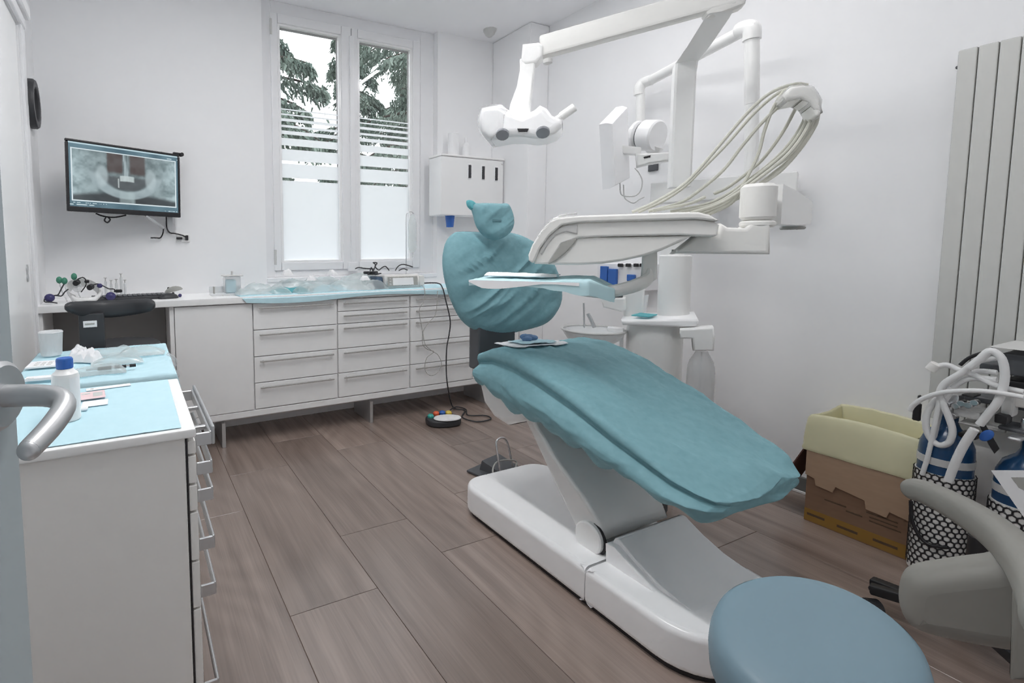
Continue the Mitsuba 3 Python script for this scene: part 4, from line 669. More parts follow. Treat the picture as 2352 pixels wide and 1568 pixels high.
def vcyl(px, y0, y1, d, r, m, parent, name, n=36, ch=.006, **k):
    a, b = vat(px, y1, d), vat(px, y0, d); b = V(a[0], a[1], b[2]); return part(name, cyl(a, b, r, n, ch=ch), m, parent, **k)
vcyl(1739, 423, 506, DT + .14, .0470, 'm_cream', du, 'joint', ch=.01); vcyl(1739, 507, 522, DT + .14, .0470, 'm_cream', du, 'joint_foot')
j0, j1 = vat(1765, 470, DT + .2), vat(1836, 490, 2.10); 
a = [vat(x, y, 1.98) for x, y in ()]; 
part('link_arm', loft([[P + V(0, 0, z) + s * .035 * np.cross((j1 - j0) / np.linalg.norm(j1 - j0), V(0, 0, 1)) for s, z in ((-1, -hgt), (1, -hgt), (1, hgt), (-1, hgt))] for P, hgt in ((j0, .062), (j0 + (j1 - j0) * .5, .055), (j1, .040))]), 'm_white', du)
vcyl(1820, 455, 523, 2.06, .036, 'm_white', du, 'link_joint'); vcyl(1820, 520, 527, 2.06, .037, 'm_grey', du, 'link_ring')
pA, pB = at(1500, 437, d=2.60), at(1832, 438, d=2.22); pA[2] = pB[2] = (pA[2] + pB[2]) / 2 + .005
part('wall_beam', beam(pA, pB, .10, .105, .006), 'm_white', du)
vb = (pB - pA) / np.linalg.norm(pB - pA); vn = np.cross(vb, V(0, 0, 1))
part('wall_bracket', cat(*[bx((min(q[0], XR - .1), q[1] - .04, q[2] - .05), (XR - .001, q[1] + .04, q[2] + .05), .004) for q in (pA + vb * .15, pB - vb * .12)]), 'm_white', du)
# curved arm with the draped tray below the table
ar = [vat(1488, 585, DT + .16), vat(1492, 612, DT + .16), vat(1488, 640, DT + .14), vat(1460, 655, DT + .10), vat(1420, 666, DT + .08), vat(1375, 671, DT + .08), vat(1335, 668, DT + .1)]
part('tray_arm', cat(tube(ar[1:], [.016, .017, .017, .016, .015, .014], 14, 8, flat=1.5), pslab([(1476, 586), (1510, 578), (1510, 640), (1496, 650), (1472, 640)], DT + .135, .05, .008, 3)), 'm_cream', du)
part('arm_end', cyl(vat(1330, 668, DT + .1), vat(1336, 668, DT + .1), .013, 16), 'm_black', du)
# tray table with its sheet
TZ = vat(1240, 645, DT + .03)[2]; o0 = vat(1077, 640, DT - .02); o1 = vat(1412, 640, DT - .02)
uu, vv = np.meshgrid(np.linspace(0, 1, 80), np.linspace(0, 1, 36), indexing='ij')
du_, dv_ = fall(vv, 0, .33, .018, .10); L_ = np.linalg.norm((o1 - o0)[:2]); TX = uu * L_
drop = dv_ * (1.0 + 1.1 * smoothstep.__class__ is None if False else 1.0)
ramp = np.clip((uu - .45) / .35, 0, 1); ramp = ramp * ramp * (3 - 2 * ramp)
tip = np.clip((uu - .84) / .16, 0, 1)
zz = TZ - dv_ * (1 + 1.7 * ramp) + .010 * ramp * (1 - tip) - .03 * tip * (1 - .5 * np.abs(vv - .5)) + .010 * ramp * (meshkit.fbm(np.stack([uu * 9, vv * 7, uu * 0], -1), 3, 6) - .5) + .003 * (meshkit.fbm(np.stack([uu * 20, vv * 9, uu * 0], -1), 2, 8) - .5)
SHT = o0 * V(1, 1, 0) + TX[..., None] * A_ + ((du_ - 0) * (1 - .55 * tip) + .09 * tip)[..., None] * C_ + zz[..., None] * V(0, 0, 1)
tt_ = thing('instrument_tray', 'tray table under a teal sheet on the curved arm, in front of the backrest', 'tray')
part('plate', put(bx((.02, .03, -.012), (L_ * .82, .30, -.004), .004), (lambda M: M)(np.vstack([np.c_[A_, C_, V(0, 0, 1), o0 * V(1, 1, 0) + V(0, 0, TZ - .003)], [0, 0, 0, 1]]))), 'm_chrome', tt_)
pl('m_tray_sheet', (.47, .66, .70), .6, sheen=.3)
part('sheet', shell(SHT, .0012), 'm_tray_sheet', tt_, 'teal sheet falling over the edges', smooth=60)
part('front_lip', shell(np.stack([np.array([o0 * V(1, 1, 0) + A_ * (L_ * s * .0 + L_ * (.0 + .78 * s)) + C_ * (-.003) + V(0, 0, TZ + .001 - (.006 + .015 * min(1, s * 8) * min(1, (1 - s) * 2.2)) * k - .008 * k * math.sin(s * 7)) for s in np.linspace(0, 1, 24)]) for k in np.linspace(0, 1, 4)]), .0012), 'm_paper', tt_, 'white folded front edge', smooth=60)
q = vat(1200, 628, DT + .16); MT_ = np.vstack([np.c_[A_, C_, V(0, 0, 1), V(q[0], q[1], TZ + .006)], [0, 0, 0, 1]])
uu2, vv2 = np.meshgrid(np.linspace(-1, 1, 20), np.linspace(-1, 1, 14), indexing='ij')
solo('paper_packet', put(shell(np.stack([uu2 * .13, vv2 * .07, .005 + .014 * (1 - vv2 ** 2) * np.abs(meshkit.fbm(np.stack([uu2 * 2, vv2 * 2, uu2 * 0], -1), 3, 12))], -1), .002), MT_), 'm_paper', 'white paper packet lying on the draped tray table', 'packet', smooth=60)
# hoses
hs = thing('hose_bundle', 'bundle of grey instrument hoses looping from the table up to a wrapped holder', 'hoses')
HP = [[(1452, 487), (1500, 466), (1560, 431), (1600, 395), (1660, 325), (1718, 258), (1770, 213), (1825, 193), (1855, 195)], [(1466, 487), (1520, 463), (1570, 430), (1610, 391), (1670, 330), (1730, 262), (1784, 216), (1830, 198), (1858, 205)],
      [(1490, 485), (1560, 466), (1600, 442), (1660, 392), (1705, 335), (1752, 280), (1800, 236), (1830, 225)], [(1500, 484), (1580, 468), (1620, 452)], [(1640, 445), (1672, 430), (1725, 390), (1760, 356), (1800, 300), (1832, 240)],
      [(1540, 486), (1640, 462), (1730, 405), (1800, 345), (1845, 280), (1858, 222)], [(1560, 487), (1650, 465), (1740, 402), (1808, 345), (1850, 282), (1862, 225)], [(1585, 489), (1660, 464), (1745, 408), (1815, 350), (1858, 285), (1868, 230)],
      [(1610, 492), (1665, 470), (1695, 440), (1735, 412), (1820, 352), (1862, 292), (1874, 240)], [(1625, 494), (1680, 466), (1705, 428), (1740, 358), (1756, 300), (1775, 250), (1800, 210), (1830, 196)], [(1735, 430), (1790, 395), (1840, 340), (1872, 290), (1880, 262)], [(1600, 490), (1690, 458), (1760, 410), (1830, 350), (1868, 290), (1878, 250)]]
for k, p in enumerate(HP): part('hose', tube([vat(a, b, DT + .16 + .012 * ((k * 5) % 7) + .0002 * (a - 1452)) for a, b in p], .0052, 8, 6), 'm_hose', hs)
cv = [vat(x, y, DT + .25) for x, y in ((1800, 205), (1835, 193), (1866, 197), (1880, 215), (1889, 235), (1887, 268), (1876, 268), (1866, 240), (1845, 222), (1812, 232))]
part('holder', pslab([(1802, 212), (1818, 198), (1845, 194), (1868, 198), (1880, 214), (1889, 228), (1889, 250), (1884, 268), (1874, 262), (1862, 236), (1842, 226), (1812, 232), (1800, 226)], DT + .18, .12, .012, 4), 'm_cream', hs, 'wrapped hose holder')
part('film_wrap', pslab([(1798, 214), (1816, 195), (1846, 190), (1872, 196), (1884, 212), (1892, 228), (1888, 256), (1872, 250), (1860, 232), (1840, 224), (1806, 232)], DT + .175, .13, .012, 3), 'm_wrap', hs)
part('spring', cyl(vat(1876, 246, DT + .2), vat(1882, 262, DT + .2), .009, 12), 'm_grey', hs)
# cuspidor body with the column
wu = thing('water_unit', 'white water unit cabinet with a round column, bottle and bowl beside the dental chair', 'dental unit')
wc = vat(1515, 800, 2.46); 
def wpt(px, py, d=2.42): return vat(px, py, d)
zt_ = vat(1520, 742, 2.36)[2]
face(1510); wc0 = vat(1503, 748, 2.36); MW = np.vstack([np.c_[A_, C_, V(0, 0, 1), V(*(wc0 + C_ * .15)[:2], 0)], [0, 0, 0, 1]]); hw = np.linalg.norm(vat(1570, 748, 2.36) - vat(1433, 748, 2.36)) / 2
part('cabinet', put(slab(plan(-hw, hw, -.15, .15, .11, .03, 12), wc0[2], .006, 2), MW), 'm_white', wu); part('top_slab', pslab([(1426, 735), (1603, 732), (1607, 742), (1598, 750), (1540, 752), (1430, 747)], 2.33, .30, .012, 4), 'm_white_gloss', wu)
vcyl(1545, 585, 736, 2.50, .069, 'm_white', wu, 'column', 44)
part('column_shaft', cyl(vat(1545, 600, 2.50), vat(1545, 470, 2.50), .05, 32), 'm_white', wu)
part('bottle_holder', pslab([(1562, 756), (1640, 752), (1642, 776), (1640, 806), (1592, 806), (1590, 778), (1562, 778)], 2.30, .09, .008, 3), 'm_white', wu)
bt = vat(1612, 806, 2.345); part('bottle', lathe([(.024, .0), (.028, -.01), (.046, -.045), (.053, -.075), (.055, -.12), (.055, -.30), (.05, -.31), (.001, -.312)], 32, trimesh.transformations.translation_matrix(bt)), 'm_faint', wu, 'clear water bottle'); part('dip_tube', cyl(bt + V(0, 0, -.29), bt + V(0, 0, .0), .003, 8), 'm_faint', wu)
part('cup_filler', pslab([(1380, 686), (1436, 684), (1436, 712), (1426, 716), (1385, 706)], 2.40, .07, .008, 3), 'm_white', wu); part('filler_post', pslab([(1432, 668), (1480, 660), (1478, 736), (1432, 740)], 2.46, .07, .01, 3), 'm_white', wu); part('filler_display', pslab([(1394, 678), (1430, 674), (1430, 683), (1394, 683)], 2.41, .02, .001, 1), 'm_charcoal', wu)
b0 = vat(1362, 772, 2.40); part('bowl', lathe([(.02, -.055), (.075, -.045), (.125, -.01), (.150, .032), (.146, .034), (.12, -.004), (.07, -.036), (.02, -.044)], 44, trimesh.transformations.translation_matrix(b0)), 'm_glass_bowl' if False else 'm_translucent', wu, 'glass spittoon bowl'); part('bowl_rim', put(trimesh.creation.torus(.148, .006, 44, 8), trimesh.transformations.translation_matrix(b0 + V(0, 0, .034))), 'm_light_grey', wu)
part('bowl_arm', pslab([(1395, 752), (1432, 754), (1432, 812), (1424, 812), (1422, 764), (1395, 760)], 2.38, .05, .003, 2), 'm_white_gloss', wu)
part('spout', cat(cyl(vat(1342, 752, 2.42), vat(1341, 695, 2.42), .0045, 8), tube([vat(1365, 752, 2.42), vat(1358, 735, 2.42), vat(1350, 720, 2.42)], .009, 10, 6)), 'm_alu', wu)
part('beaker', lathe([(.001, 0), (.030, 0), (.034, .075), (.032, .075), (.028, .004), (.001, .004)], 24, trimesh.transformations.translation_matrix(vat(1478, 736, 2.42) + V(.02, 0, .004))), 'm_paper', wu) if False else None
q = vat(1480, 730, 2.40); solo('blue_tissue', put(bx((-.055, -.04, 0), (.055, .04, .006), .002), trimesh.transformations.translation_matrix((q[0], q[1], zt_ + .016)) @ rotz(.3)), 'm_teal_edge', 'folded teal tissue on top of the water unit', 'tissue')
q = vat(1470, 735, 2.50); solo('paper_cup', lathe([(.001, 0), (.026, 0), (.034, .085), (.036, .087), (.033, .087), (.025, .003), (.001, .003)], 28, trimesh.transformations.translation_matrix((q[0], q[1] + .0, zt_ + .02))), 'm_paper', 'white paper cup on top of the water unit', 'cup')
# dispenser hanging on the right wall behind the tray arm
ps = thing('supply_rack', 'white wall rack holding blue pouches behind the tray arm', 'rack'); w = lambda x, y: at(x, y, X=2.62)
def wallq(x0, x1, y0, y1, X, t=.02):
    a, b = at(x0, y0, X=X), at(x1, y1, X=X); return bx((X, min(a[1], b[1]), min(a[2], b[2])), (X + t, max(a[1], b[1]), max(a[2], b[2])), .003)
part('back', wallq(1372, 1482, 604, 668, 2.66, .128), 'm_frame', ps)
for a in ((1378, 1393, 611, 655), (1396, 1414, 617, 660), (1439, 1456, 630, 646)): part('pouch', wallq(*a, 2.64, .018), 'm_royal', ps, 'blue pouch')
part('clips', cat(*[wallq(a, a + 9, 605, 613, 2.635, .02) for a in (1418, 1436, 1454, 1468)]), 'm_black', ps)
# operating light on its post and arm
face(1300); ol = thing('operating_light', 'white operating light on a long jointed arm over the dental chair', 'operating light')
pt_, pb_ = vat(1571, 172, 2.46), vat(1571, 420, 2.46); pb_ = V(pt_[0], pt_[1], pb_[2] - .02)
def sq(P, w, h, ax): return [P + ax[0] * a * w / 2 + ax[1] * b * h / 2 for a, b in ((-.8, -1), (.8, -1), (1, -.8), (1, .8), (.8, 1), (-.8, 1), (-1, .8), (-1, -.8))]
part('post', cat(loft([sq(pb_, .082, .082, (A_, C_)), sq(pt_, .082, .082, (A_, C_))])), 'm_white', ol)
k1, k2 = vat(1573, 165, 2.46), vat(1640, 52, 2.16)
part('elbow', loft([sq(pt_, .083, .083, (A_, C_)), sq(k1 + V(0, 0, .03), .085, .085, (A_, C_)), sq((k1 + k2) / 2 + V(0, 0, .01), .085, .08, (A_, C_)), sq(k2, .084, .075, (A_, C_)), sq(k2 + (k2 - k1) * .12, .08, .07, (A_, C_))]), 'm_white', ol)
e0, e1 = vat(1690, -14, 2.12), vat(1262, 106, 2.12); e1 = e1 + V(-.02, .03, 0)
part('arm', cat(beam(e0, e1, .06, .086, .012)), 'm_cream', ol); part('arm_shoulder', beam(vat(1705, -14, 2.13), vat(1610, 22, 2.13), .075, .098, .02), 'm_cream', ol)
part('arm_knuckle', pslab([(1200, 100), (1238, 96), (1248, 104), (1246, 128), (1232, 144), (1206, 148), (1196, 140)], 2.09, .07, .012, 4, 1), 'm_white', ol); part('pivot', cyl(vat(1258, 136, 2.09), vat(1258, 146, 2.09), .018, 20), 'm_light_grey', ol)
nk = [(vat(1212, 138, 2.12), .062, .055), (vat(1212, 160, 2.12), .058, .055), (vat(1206, 200, 2.12), .062, .06), (vat(1196, 240, 2.10), .080, .055), (vat(1192, 276, 2.08), .088, .045)]
part('neck', loft([sq(P, w, h, (A_, C_)) for P, w, h in nk]), 'm_white', ol)
hl = [(1102, 300), (1098, 268), (1105, 245), (1128, 240), (1150, 238), (1172, 252), (1200, 262), (1226, 250), (1240, 238), (1256, 246), (1268, 262), (1292, 272), (1290, 290), (1276, 304), (1256, 312), (1230, 316), (1200, 312), (1170, 312), (1140, 318), (1122, 320)]
part('head', pslab(hl, 2.02, .20, .03, 6), 'm_white_gloss', ol)
for a, b in ((1154, 308), (1247, 303)): P = vat(a, b, 2.024); part('lamp_lens', cyl(P + V(0, 0, .004) + C_ * .006, P - V(0, 0, .006) - C_ * .003, .026, 28), 'm_lens', ol, 'grey lens')
part('sensor_window', pslab([(1188, 295), (1214, 295), (1211, 302), (1191, 302)], 2.016, .01, .001, 1), 'm_black', ol)
part('grip', cat(cyl(vat(1288, 268, 2.08), vat(1320, 246, 2.08), .017, 20), cyl(vat(1274, 276, 2.08), vat(1290, 266, 2.08), .012, 16)), 'm_white', ol); part('film_wrap', pslab([(1097, 296), (1094, 266), (1102, 242), (1128, 235), (1152, 236), (1166, 250), (1160, 300), (1120, 322)], 2.013, .21, .03, 4), 'm_wrap', ol)
# x-ray head on a looped tube
xr_ = thing('xray_arm', 'white tube arm carrying the round x-ray head by the wall', 'x-ray arm'); face(1600); R0, R1 = 2.36, 2.84
part('riser', cyl(vat(1727, 430, R0) - V(0, 0, .02), vat(1727, 98, R0), .026, 24), 'm_white', xr_); part('upper_riser', cyl(vat(1727, 240, R0), vat(1727, 92, R0), .0275, 24), 'm_white', xr_)
part('shoulder', tube([vat(1727, 92, R0), vat(1727, 70, R0), vat(1718, 64, R0 + .01), vat(1700, 70, R0 + .04)], .034, 20, 8), 'm_white', xr_)
part('cross_tube', cyl(vat(1712, 68, R0 + .02), vat(1488, 188, R1), .026, 24), 'm_white', xr_); part('drop_elbow', tube([vat(1496, 184, R1 - .02), vat(1478, 190, R1), vat(1469, 202, R1), vat(1468, 218, R1)], .029, 20, 8), 'm_white', xr_)
part('drop', cyl(vat(1471, 215, R1), vat(1471, 288, R1), .023, 24), 'm_white', xr_)
h0, h1 = vat(1455, 310, 2.72), vat(1512, 312, 2.66); part('head', cat(cyl(h0 - (h1 - h0) * .0, h0 + (h1 - h0) * .38, .076, 40, ch=.02), cyl(h0 + (h1 - h0) * .41, h1, .082, 40, ch=.008)), 'm_white_gloss', xr_); part('seam', cyl(h0 + (h1 - h0) * .375, h0 + (h1 - h0) * .415, .0745, 40), 'm_charcoal', xr_); part('socket', cyl(vat(1502, 338, 2.70), vat(1496, 352, 2.70), .05, 24, .03), 'm_white', xr_)
# tilted patient monitor on its own arm
face(1420); pm = thing('chair_monitor', 'white flat monitor seen nearly edge-on left of the lamp post', 'monitor')
n0, n1 = vat(1376, 335, 2.44), vat(1428, 335, 2.62); ud = (n1 - n0) / np.linalg.norm(n1 - n0); 
Fm = [(1376, 286), (1415, 246), (1421, 416), (1384, 435)]; P4 = [at(a, b, d=2.36 + .24 * (a - 1376) / 45) for a, b in Fm]; nm = np.cross(P4[1] - P4[0], P4[3] - P4[0]); nm /= np.linalg.norm(nm); nm = nm if nm @ RIGHT > 0 else -nm
cen = sum(P4) / 4; ins = lambda f, o: [cen + (P - cen) * f + nm * o for P in P4]
part('shell', hull(ins(1.0, 0) + ins(1.0, .03) + ins(.93, .055)), 'm_frame', pm); part('screen', hull(ins(.90, -.002) + ins(.90, .004)), 'm_white', pm, 'pale grey screen')
part('bracket', cat(beam(cen + nm * .03, vat(1468, 348, 2.60), .03, .04, .006), pslab([(1460, 352), (1480, 352), (1550, 348), (1550, 366), (1490, 376), (1462, 383)], 2.50, .06, .008, 3)), 'm_white', pm); part('slot', pslab([(1478, 360), (1494, 356), (1494, 361), (1480, 364)], 2.497, .006, .001, 1), 'm_black', pm)
part('cable', cat(*[tube([vat(a, b, 2.5) for a, b in p], .0028, 7, 7) for p in ([(1424, 420), (1426, 445), (1440, 451), (1460, 449), (1472, 436), (1475, 415), (1468, 398), (1458, 386)], [(1432, 424), (1434, 452), (1444, 462), (1456, 466), (1468, 458), (1480, 452)], [(1425, 428), (1424, 436)])]), 'm_light_grey', pm)
q = at(1499, 384, X=XR - .012); solo('wall_display', bx((XR - .014, q[1] - .03, q[2] - .022), (XR - .001, q[1] + .03, q[2] + .022), .003), 'm_charcoal', 'small dark square panel on the wall behind the chair monitor', 'panel')

# ================================================================ RIGHT FOREGROUND
pl('m_kraft_ink', (.10, .06, .035), .8); cbx = thing('cardboard_box', 'brown cardboard box lined with a yellow bag by the right wall', 'box'); K0, K1, L0, L1, KH = 2.515, 2.765, .745, 1.065, .36
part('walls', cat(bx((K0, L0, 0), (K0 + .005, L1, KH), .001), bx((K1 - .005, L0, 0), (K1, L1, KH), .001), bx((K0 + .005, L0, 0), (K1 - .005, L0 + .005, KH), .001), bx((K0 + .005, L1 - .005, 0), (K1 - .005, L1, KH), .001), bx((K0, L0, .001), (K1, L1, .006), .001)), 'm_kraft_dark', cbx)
part('band', bx((K0 - .0008, L0, .004), (K0 - .0001, L1, .055), .0003), 'm_kraft_band', cbx, 'ochre printed band along the bottom')
for y, l, z, h in ((1.055, .06, .028, .010), (.955, .065, .024, .010), (.845, .07, .026, .010), (1.0, .07, .115, .006), (.93, .05, .100, .006), (.87, .09, .125, .005), (.86, .08, .110, .005), (.86, .09, .095, .005)): part('print', bx((K0 - .0014, y - l, z), (K0 - .0009, y, z + h), .0002), 'm_kraft_ink', cbx, 'faint dark lettering')
ed = [(L1 + .002, .335), (L1 + .002, .20), (L1 - .03, .192), (L1 - .035, .166), (L1 - .092, .160), (L1 - .10, .186), (L1 - .19, .172), (L1 - .195, .140), (L1 - .255, .135), (L1 - .262, .160), (L0 - .002, .150), (L0 - .002, .335)]
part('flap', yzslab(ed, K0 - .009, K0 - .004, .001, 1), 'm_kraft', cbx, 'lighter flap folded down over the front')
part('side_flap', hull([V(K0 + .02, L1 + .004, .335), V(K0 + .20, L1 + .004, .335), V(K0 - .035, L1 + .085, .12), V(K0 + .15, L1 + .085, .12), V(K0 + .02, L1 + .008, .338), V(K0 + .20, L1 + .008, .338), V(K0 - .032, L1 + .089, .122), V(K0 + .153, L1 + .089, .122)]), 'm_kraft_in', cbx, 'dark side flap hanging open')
def loopxy(e, n=96):
    t = np.linspace(0, 4, n, endpoint=False); c = [(K0 - e, L0 - e), (K0 - e, L1 + e), (K1 + min(e, .012), L1 + e), (K1 + min(e, .012), L0 - e)]; k = t.astype(int); f = (t - k)[:, None]; c = np.array(c + c[:1]); return c[k] * (1 - f) + c[k + 1] * f
nb = 120; rows = []
for e, z, a in ((.013, KH - .055, .004), (.017, KH - .045, .004), (.014, KH - .03, .007), (.015, KH, .008), (.012, KH + .05, .008), (.008, KH + .085, .006), (.0, KH + .098, .004), (-.008, KH + .09, .004), (-.014, KH + .03, .014), (-.02, KH - .08, .016), (-.03, .12, .01), (-.05, .05, .004)):
    q = loopxy(e, nb); s = np.arange(nb); w_ = a * (meshkit.fbm(np.stack([s * .23, s * 0 + z * 9, s * 0], 1), 3, 3) - .5) * 1.6; nx_ = (q - q.mean(0)); nx_ /= np.linalg.norm(nx_, axis=1, keepdims=True)
    q = q + nx_ * w_[:, None]; q[:, 0] = np.minimum(q[:, 0], XR - .004); rows.append(np.c_[q, z + 0 * w_ + (w_ * .8 if z > KH - .06 else 0) + (.012 * np.sin(s * .11) if z > KH + .04 else 0)])
part('bag', loft(rows, True, False), 'm_bag', cbx, 'yellow plastic liner folded over the rim', smooth=60)
# gas cylinders in netting with the sedation unit on top
def cylinder(cx, cy, r, h, sleeve, label):
    c = thing('gas_cylinder', label, 'gas cylinder'); M = trimesh.transformations.translation_matrix((cx, cy, 0))
    part('body', lathe([(.001, .002), (r - .008, .002), (r, .01), (r, h), (r * .97, h + .03), (r * .8, h + .065), (r * .45, h + .09), (r * .33, h + .11), (r * .33, h + .14), (.001, h + .14)], 44, M), 'm_tank', c)
    part('sleeve', put(loft([np.stack([R_ * np.cos(np.arange(44) * np.pi / 22), R_ * np.sin(np.arange(44) * np.pi / 22), np.full(44, z)], 1) for R_, z in ((r + .001, .012), (r + .004, .012), (r + .004, sleeve), (r + .001, sleeve))], True, False), M), 'm_warm', c, 'pale sleeve', smooth=40)
    part('band', put(loft([np.stack([R_ * np.cos(np.arange(44) * np.pi / 22), R_ * np.sin(np.arange(44) * np.pi / 22), np.full(44, z)], 1) for R_, z in ((r + .0005, sleeve + .03), (r + .002, sleeve + .03), (r + .002, sleeve + .055), (r + .0005, sleeve + .055))], True, False), M), 'm_light_grey', c, smooth=40)
    part('valve', cat(cyl((cx, cy, h + .14), (cx, cy, h + .20), .018, 20), cyl((cx - .05, cy, h + .175), (cx + .05, cy, h + .175), .012, 16), rbox((.05, .05, .04), .006, 2, (cx, cy, h + .19))), 'm_chrome', c)
    # netting: hexagonal mesh of thin strands around the sleeve
    n, s = 24, 2 * np.pi * (r + .006) / 24; dz = s * .88; segs = []; rr_ = r + .0062
    def P(a, z): return V(cx + rr_ * math.cos(a), cy + rr_ * math.sin(a), z)
    ring_ = np.array([(0, .58), (.5, .29), (.5, -.29), (0, -.58)]) 
    vs, fs = [], []
    def strand(a0, z0, a1, z1, w=.0026):
        p, q = P(a0, z0), P(a1, z1); t = q - p; t /= np.linalg.norm(t) + 1e-9; nn = V(math.cos((a0 + a1) / 2), math.sin((a0 + a1) / 2), 0); b = np.cross(t, nn); o = len(vs)
        for X in (p, q): vs.extend([X + b * w, X + nn * w * .6, X - b * w])
        fs.extend([(o, o + 3, o + 4), (o, o + 4, o + 1), (o + 1, o + 4, o + 5), (o + 1, o + 5, o + 2)])
    da = 2 * np.pi / n; j, z = 0, .03
    while z < sleeve + .0:
        for i in range(n):
            a = (i + .5 * (j % 2)) * da; strand(a + .5 * da, z - .29 * s, a + .5 * da, z + .29 * s); strand(a + .5 * da, z + .29 * s, a, z + .58 * s); strand(a - .5 * da, z + .29 * s, a, z + .58 * s)
        j += 1; z += dz
    part('net', trimesh.Trimesh(vs, fs, process=False), 'm_black', c, 'black honeycomb netting', smooth=False, kind='stuff')
    return c
cylinder(2.50, .672, .0665, .44, .375, 'blue gas cylinder in a black honeycomb net beside the cardboard box')
cylinder(2.52, .495, .072, .40, .335, 'blue gas cylinder in a net at the right edge, behind the grey stool')
q = at(2135, 1270, X=2.44); solo('net_strap', tube([at(a, b, X=2.42) for a, b in ((2092, 1150), (2094, 1190), (2108, 1225), (2130, 1248), (2160, 1256), (2178, 1257))], .0055, 10, 8), 'm_black', 'black elastic strap sagging across the netted cylinder', 'strap')
sd = thing('sedation_unit', 'grey sedation unit with gauges and valves above the gas cylinders', 'device'); X_s = 2.50
def sbox(x0, x1, y0, y1, X, t, m, r=.006, name='block', lab=None):
    a, b = at(x0, y0, X=X), at(x1, y1, X=X); ya, yb = sorted((a[1], b[1])); za, zb = sorted((a[2], b[2])); return part(name, bx((X, ya, za), (X + t, yb, zb), r, 2), m, sd, lab)
sbox(2270, 2360, 796, 806, 2.46, .24, 'm_light_grey', .004, 'lid', 'pale grey lid'); sbox(2300, 2360, 809, 868, 2.50, .18, 'm_charcoal', .008, 'upper_case', 'dark upper case'); sbox(2250, 2300, 832, 856, 2.52, .12, 'm_charcoal', .004, 'connector'); sbox(2300, 2360, 870, 898, 2.52, .16, 'm_black', .006, 'lower_case')
sbox(2190, 2250, 936, 966, 2.47, .10, 'm_light_grey', .004, 'manifold'); sbox(2200, 2290, 968, 990, 2.47, .08, 'm_light_grey', .004, 'mount'); sbox(2208, 2238, 904, 914, 2.48, .06, 'm_black', .004, 'cap'); sbox(2284, 2312, 950, 976, 2.44, .05, 'm_black', .004, 'knob', 'square black knob'); sbox(2300, 2326, 905, 960, 2.47, .05, 'm_light_grey', .008, 'flow_tube'); sbox(2326, 2360, 900, 940, 2.48, .10, 'm_warm', .008, 'meter'); sbox(2290, 2360, 975, 1000, 2.47, .10, 'm_charcoal', .01, 'regulator'); sbox(2200, 2240, 992, 1012, 2.47, .06, 'm_black', .004, 'bracket'); sbox(2312, 2345, 1000, 1018, 2.43, .05, 'm_alu', .008, 'coupling')
part('post', bx((2.62, .44, .02), (2.66, .50, .93), .004), 'm_alu', sd); part('shelf', bx((2.56, .40, .62), (2.70, .66, .64), .003), 'm_charcoal', sd)
for a, b in ((2197, 932), (2210, 926), (2226, 930), (2240, 924), (2190, 955)): P = at(a, b, X=2.46); part('fitting', cyl(P - V(.012, 0, 0), P + V(.012, 0, 0), .010, 14), 'm_chrome', sd)
for x0, x1, y0, y1 in ((2107, 2114, 907, 918), (2097, 2112, 924, 968)): a, b = at(x0, y0, X=2.45), at(x1, y1, X=2.45); part('lever', bx((2.45, b[1], b[2]), (2.462, a[1], a[2]), .003), 'm_black', sd)
part('key', hull([at(a, b, X=x) for x in (2.425, 2.44) for a, b in ((2245, 968), (2262, 972), (2296, 1030), (2284, 1042), (2270, 1020))]), 'm_black', sd, 'black lever with a blue badge'); part('badge', put(sphere((0, 0, 0), (.004, .013, .022), 2), trimesh.transformations.translation_matrix(at(2266, 1000, X=2.424)) @ trimesh.transformations.rotation_matrix(.5, [1, 0, 0])), 'm_royal', sd)
WH = [([(2352, 912), (2320, 906), (2280, 900), (2240, 897), (2195, 898), (2160, 902), (2120, 915), (2098, 930), (2089, 943)], 2.40, .0075, 'long white hose arching across the cylinders to the left'), ([(2150, 842), (2175, 838), (2200, 848), (2240, 862), (2290, 886), (2352, 900)], 2.43, .0085, 'white hose with a flared end running down to the right'),
      ([(2225, 845), (2250, 825), (2275, 806), (2300, 822), (2308, 860), (2302, 896), (2290, 925), (2270, 950), (2250, 975)], 2.41, .0105, 'thick white hose looped over the sedation unit'), ([(2300, 820), (2270, 823), (2240, 832), (2210, 855), (2170, 880), (2158, 905), (2165, 925), (2180, 960), (2188, 990), (2180, 1015), (2160, 1022), (2140, 1010), (2128, 985), (2128, 955), (2140, 930), (2165, 905), (2185, 890)], 2.42, .0095, 'thick white hose hanging in a drop-shaped loop'),
      ([(2290, 872), (2250, 868), (2215, 872), (2190, 890), (2172, 915), (2158, 945), (2148, 985), (2140, 1020)], 2.44, .009, 'white hose running from the unit down to the left cylinder'), ([(2160, 905), (2150, 960), (2133, 1040), (2118, 1090)], 2.425, .0068, 'thin white hose falling in front of the left cylinder'), ([(2238, 985), (2215, 1020), (2195, 1060), (2178, 1105)], 2.40, .0115, 'thick grey-white hose falling between the two cylinders'), ([(2290, 855), (2255, 852), (2235, 855)], 2.45, .008, 'short white hose behind the loops')]
pl('m_hose_shadow', (.55, .55, .53), .5)
for pts, X, r, lb in WH: solo('white_hose', tube([at(a, b, X=X + .0012 * k) for k, (a, b) in enumerate(pts)], r, 12, 8), 'm_white_hose', lb, 'hose')
P = at(2149, 843, X=2.43); solo('hose_end', cat(cyl(P + V(-.0, .012, -.012), P + V(0, -.002, .012), .015, 18)), 'm_warm', 'cream hose fitting at the tip of the white hose', 'fitting')
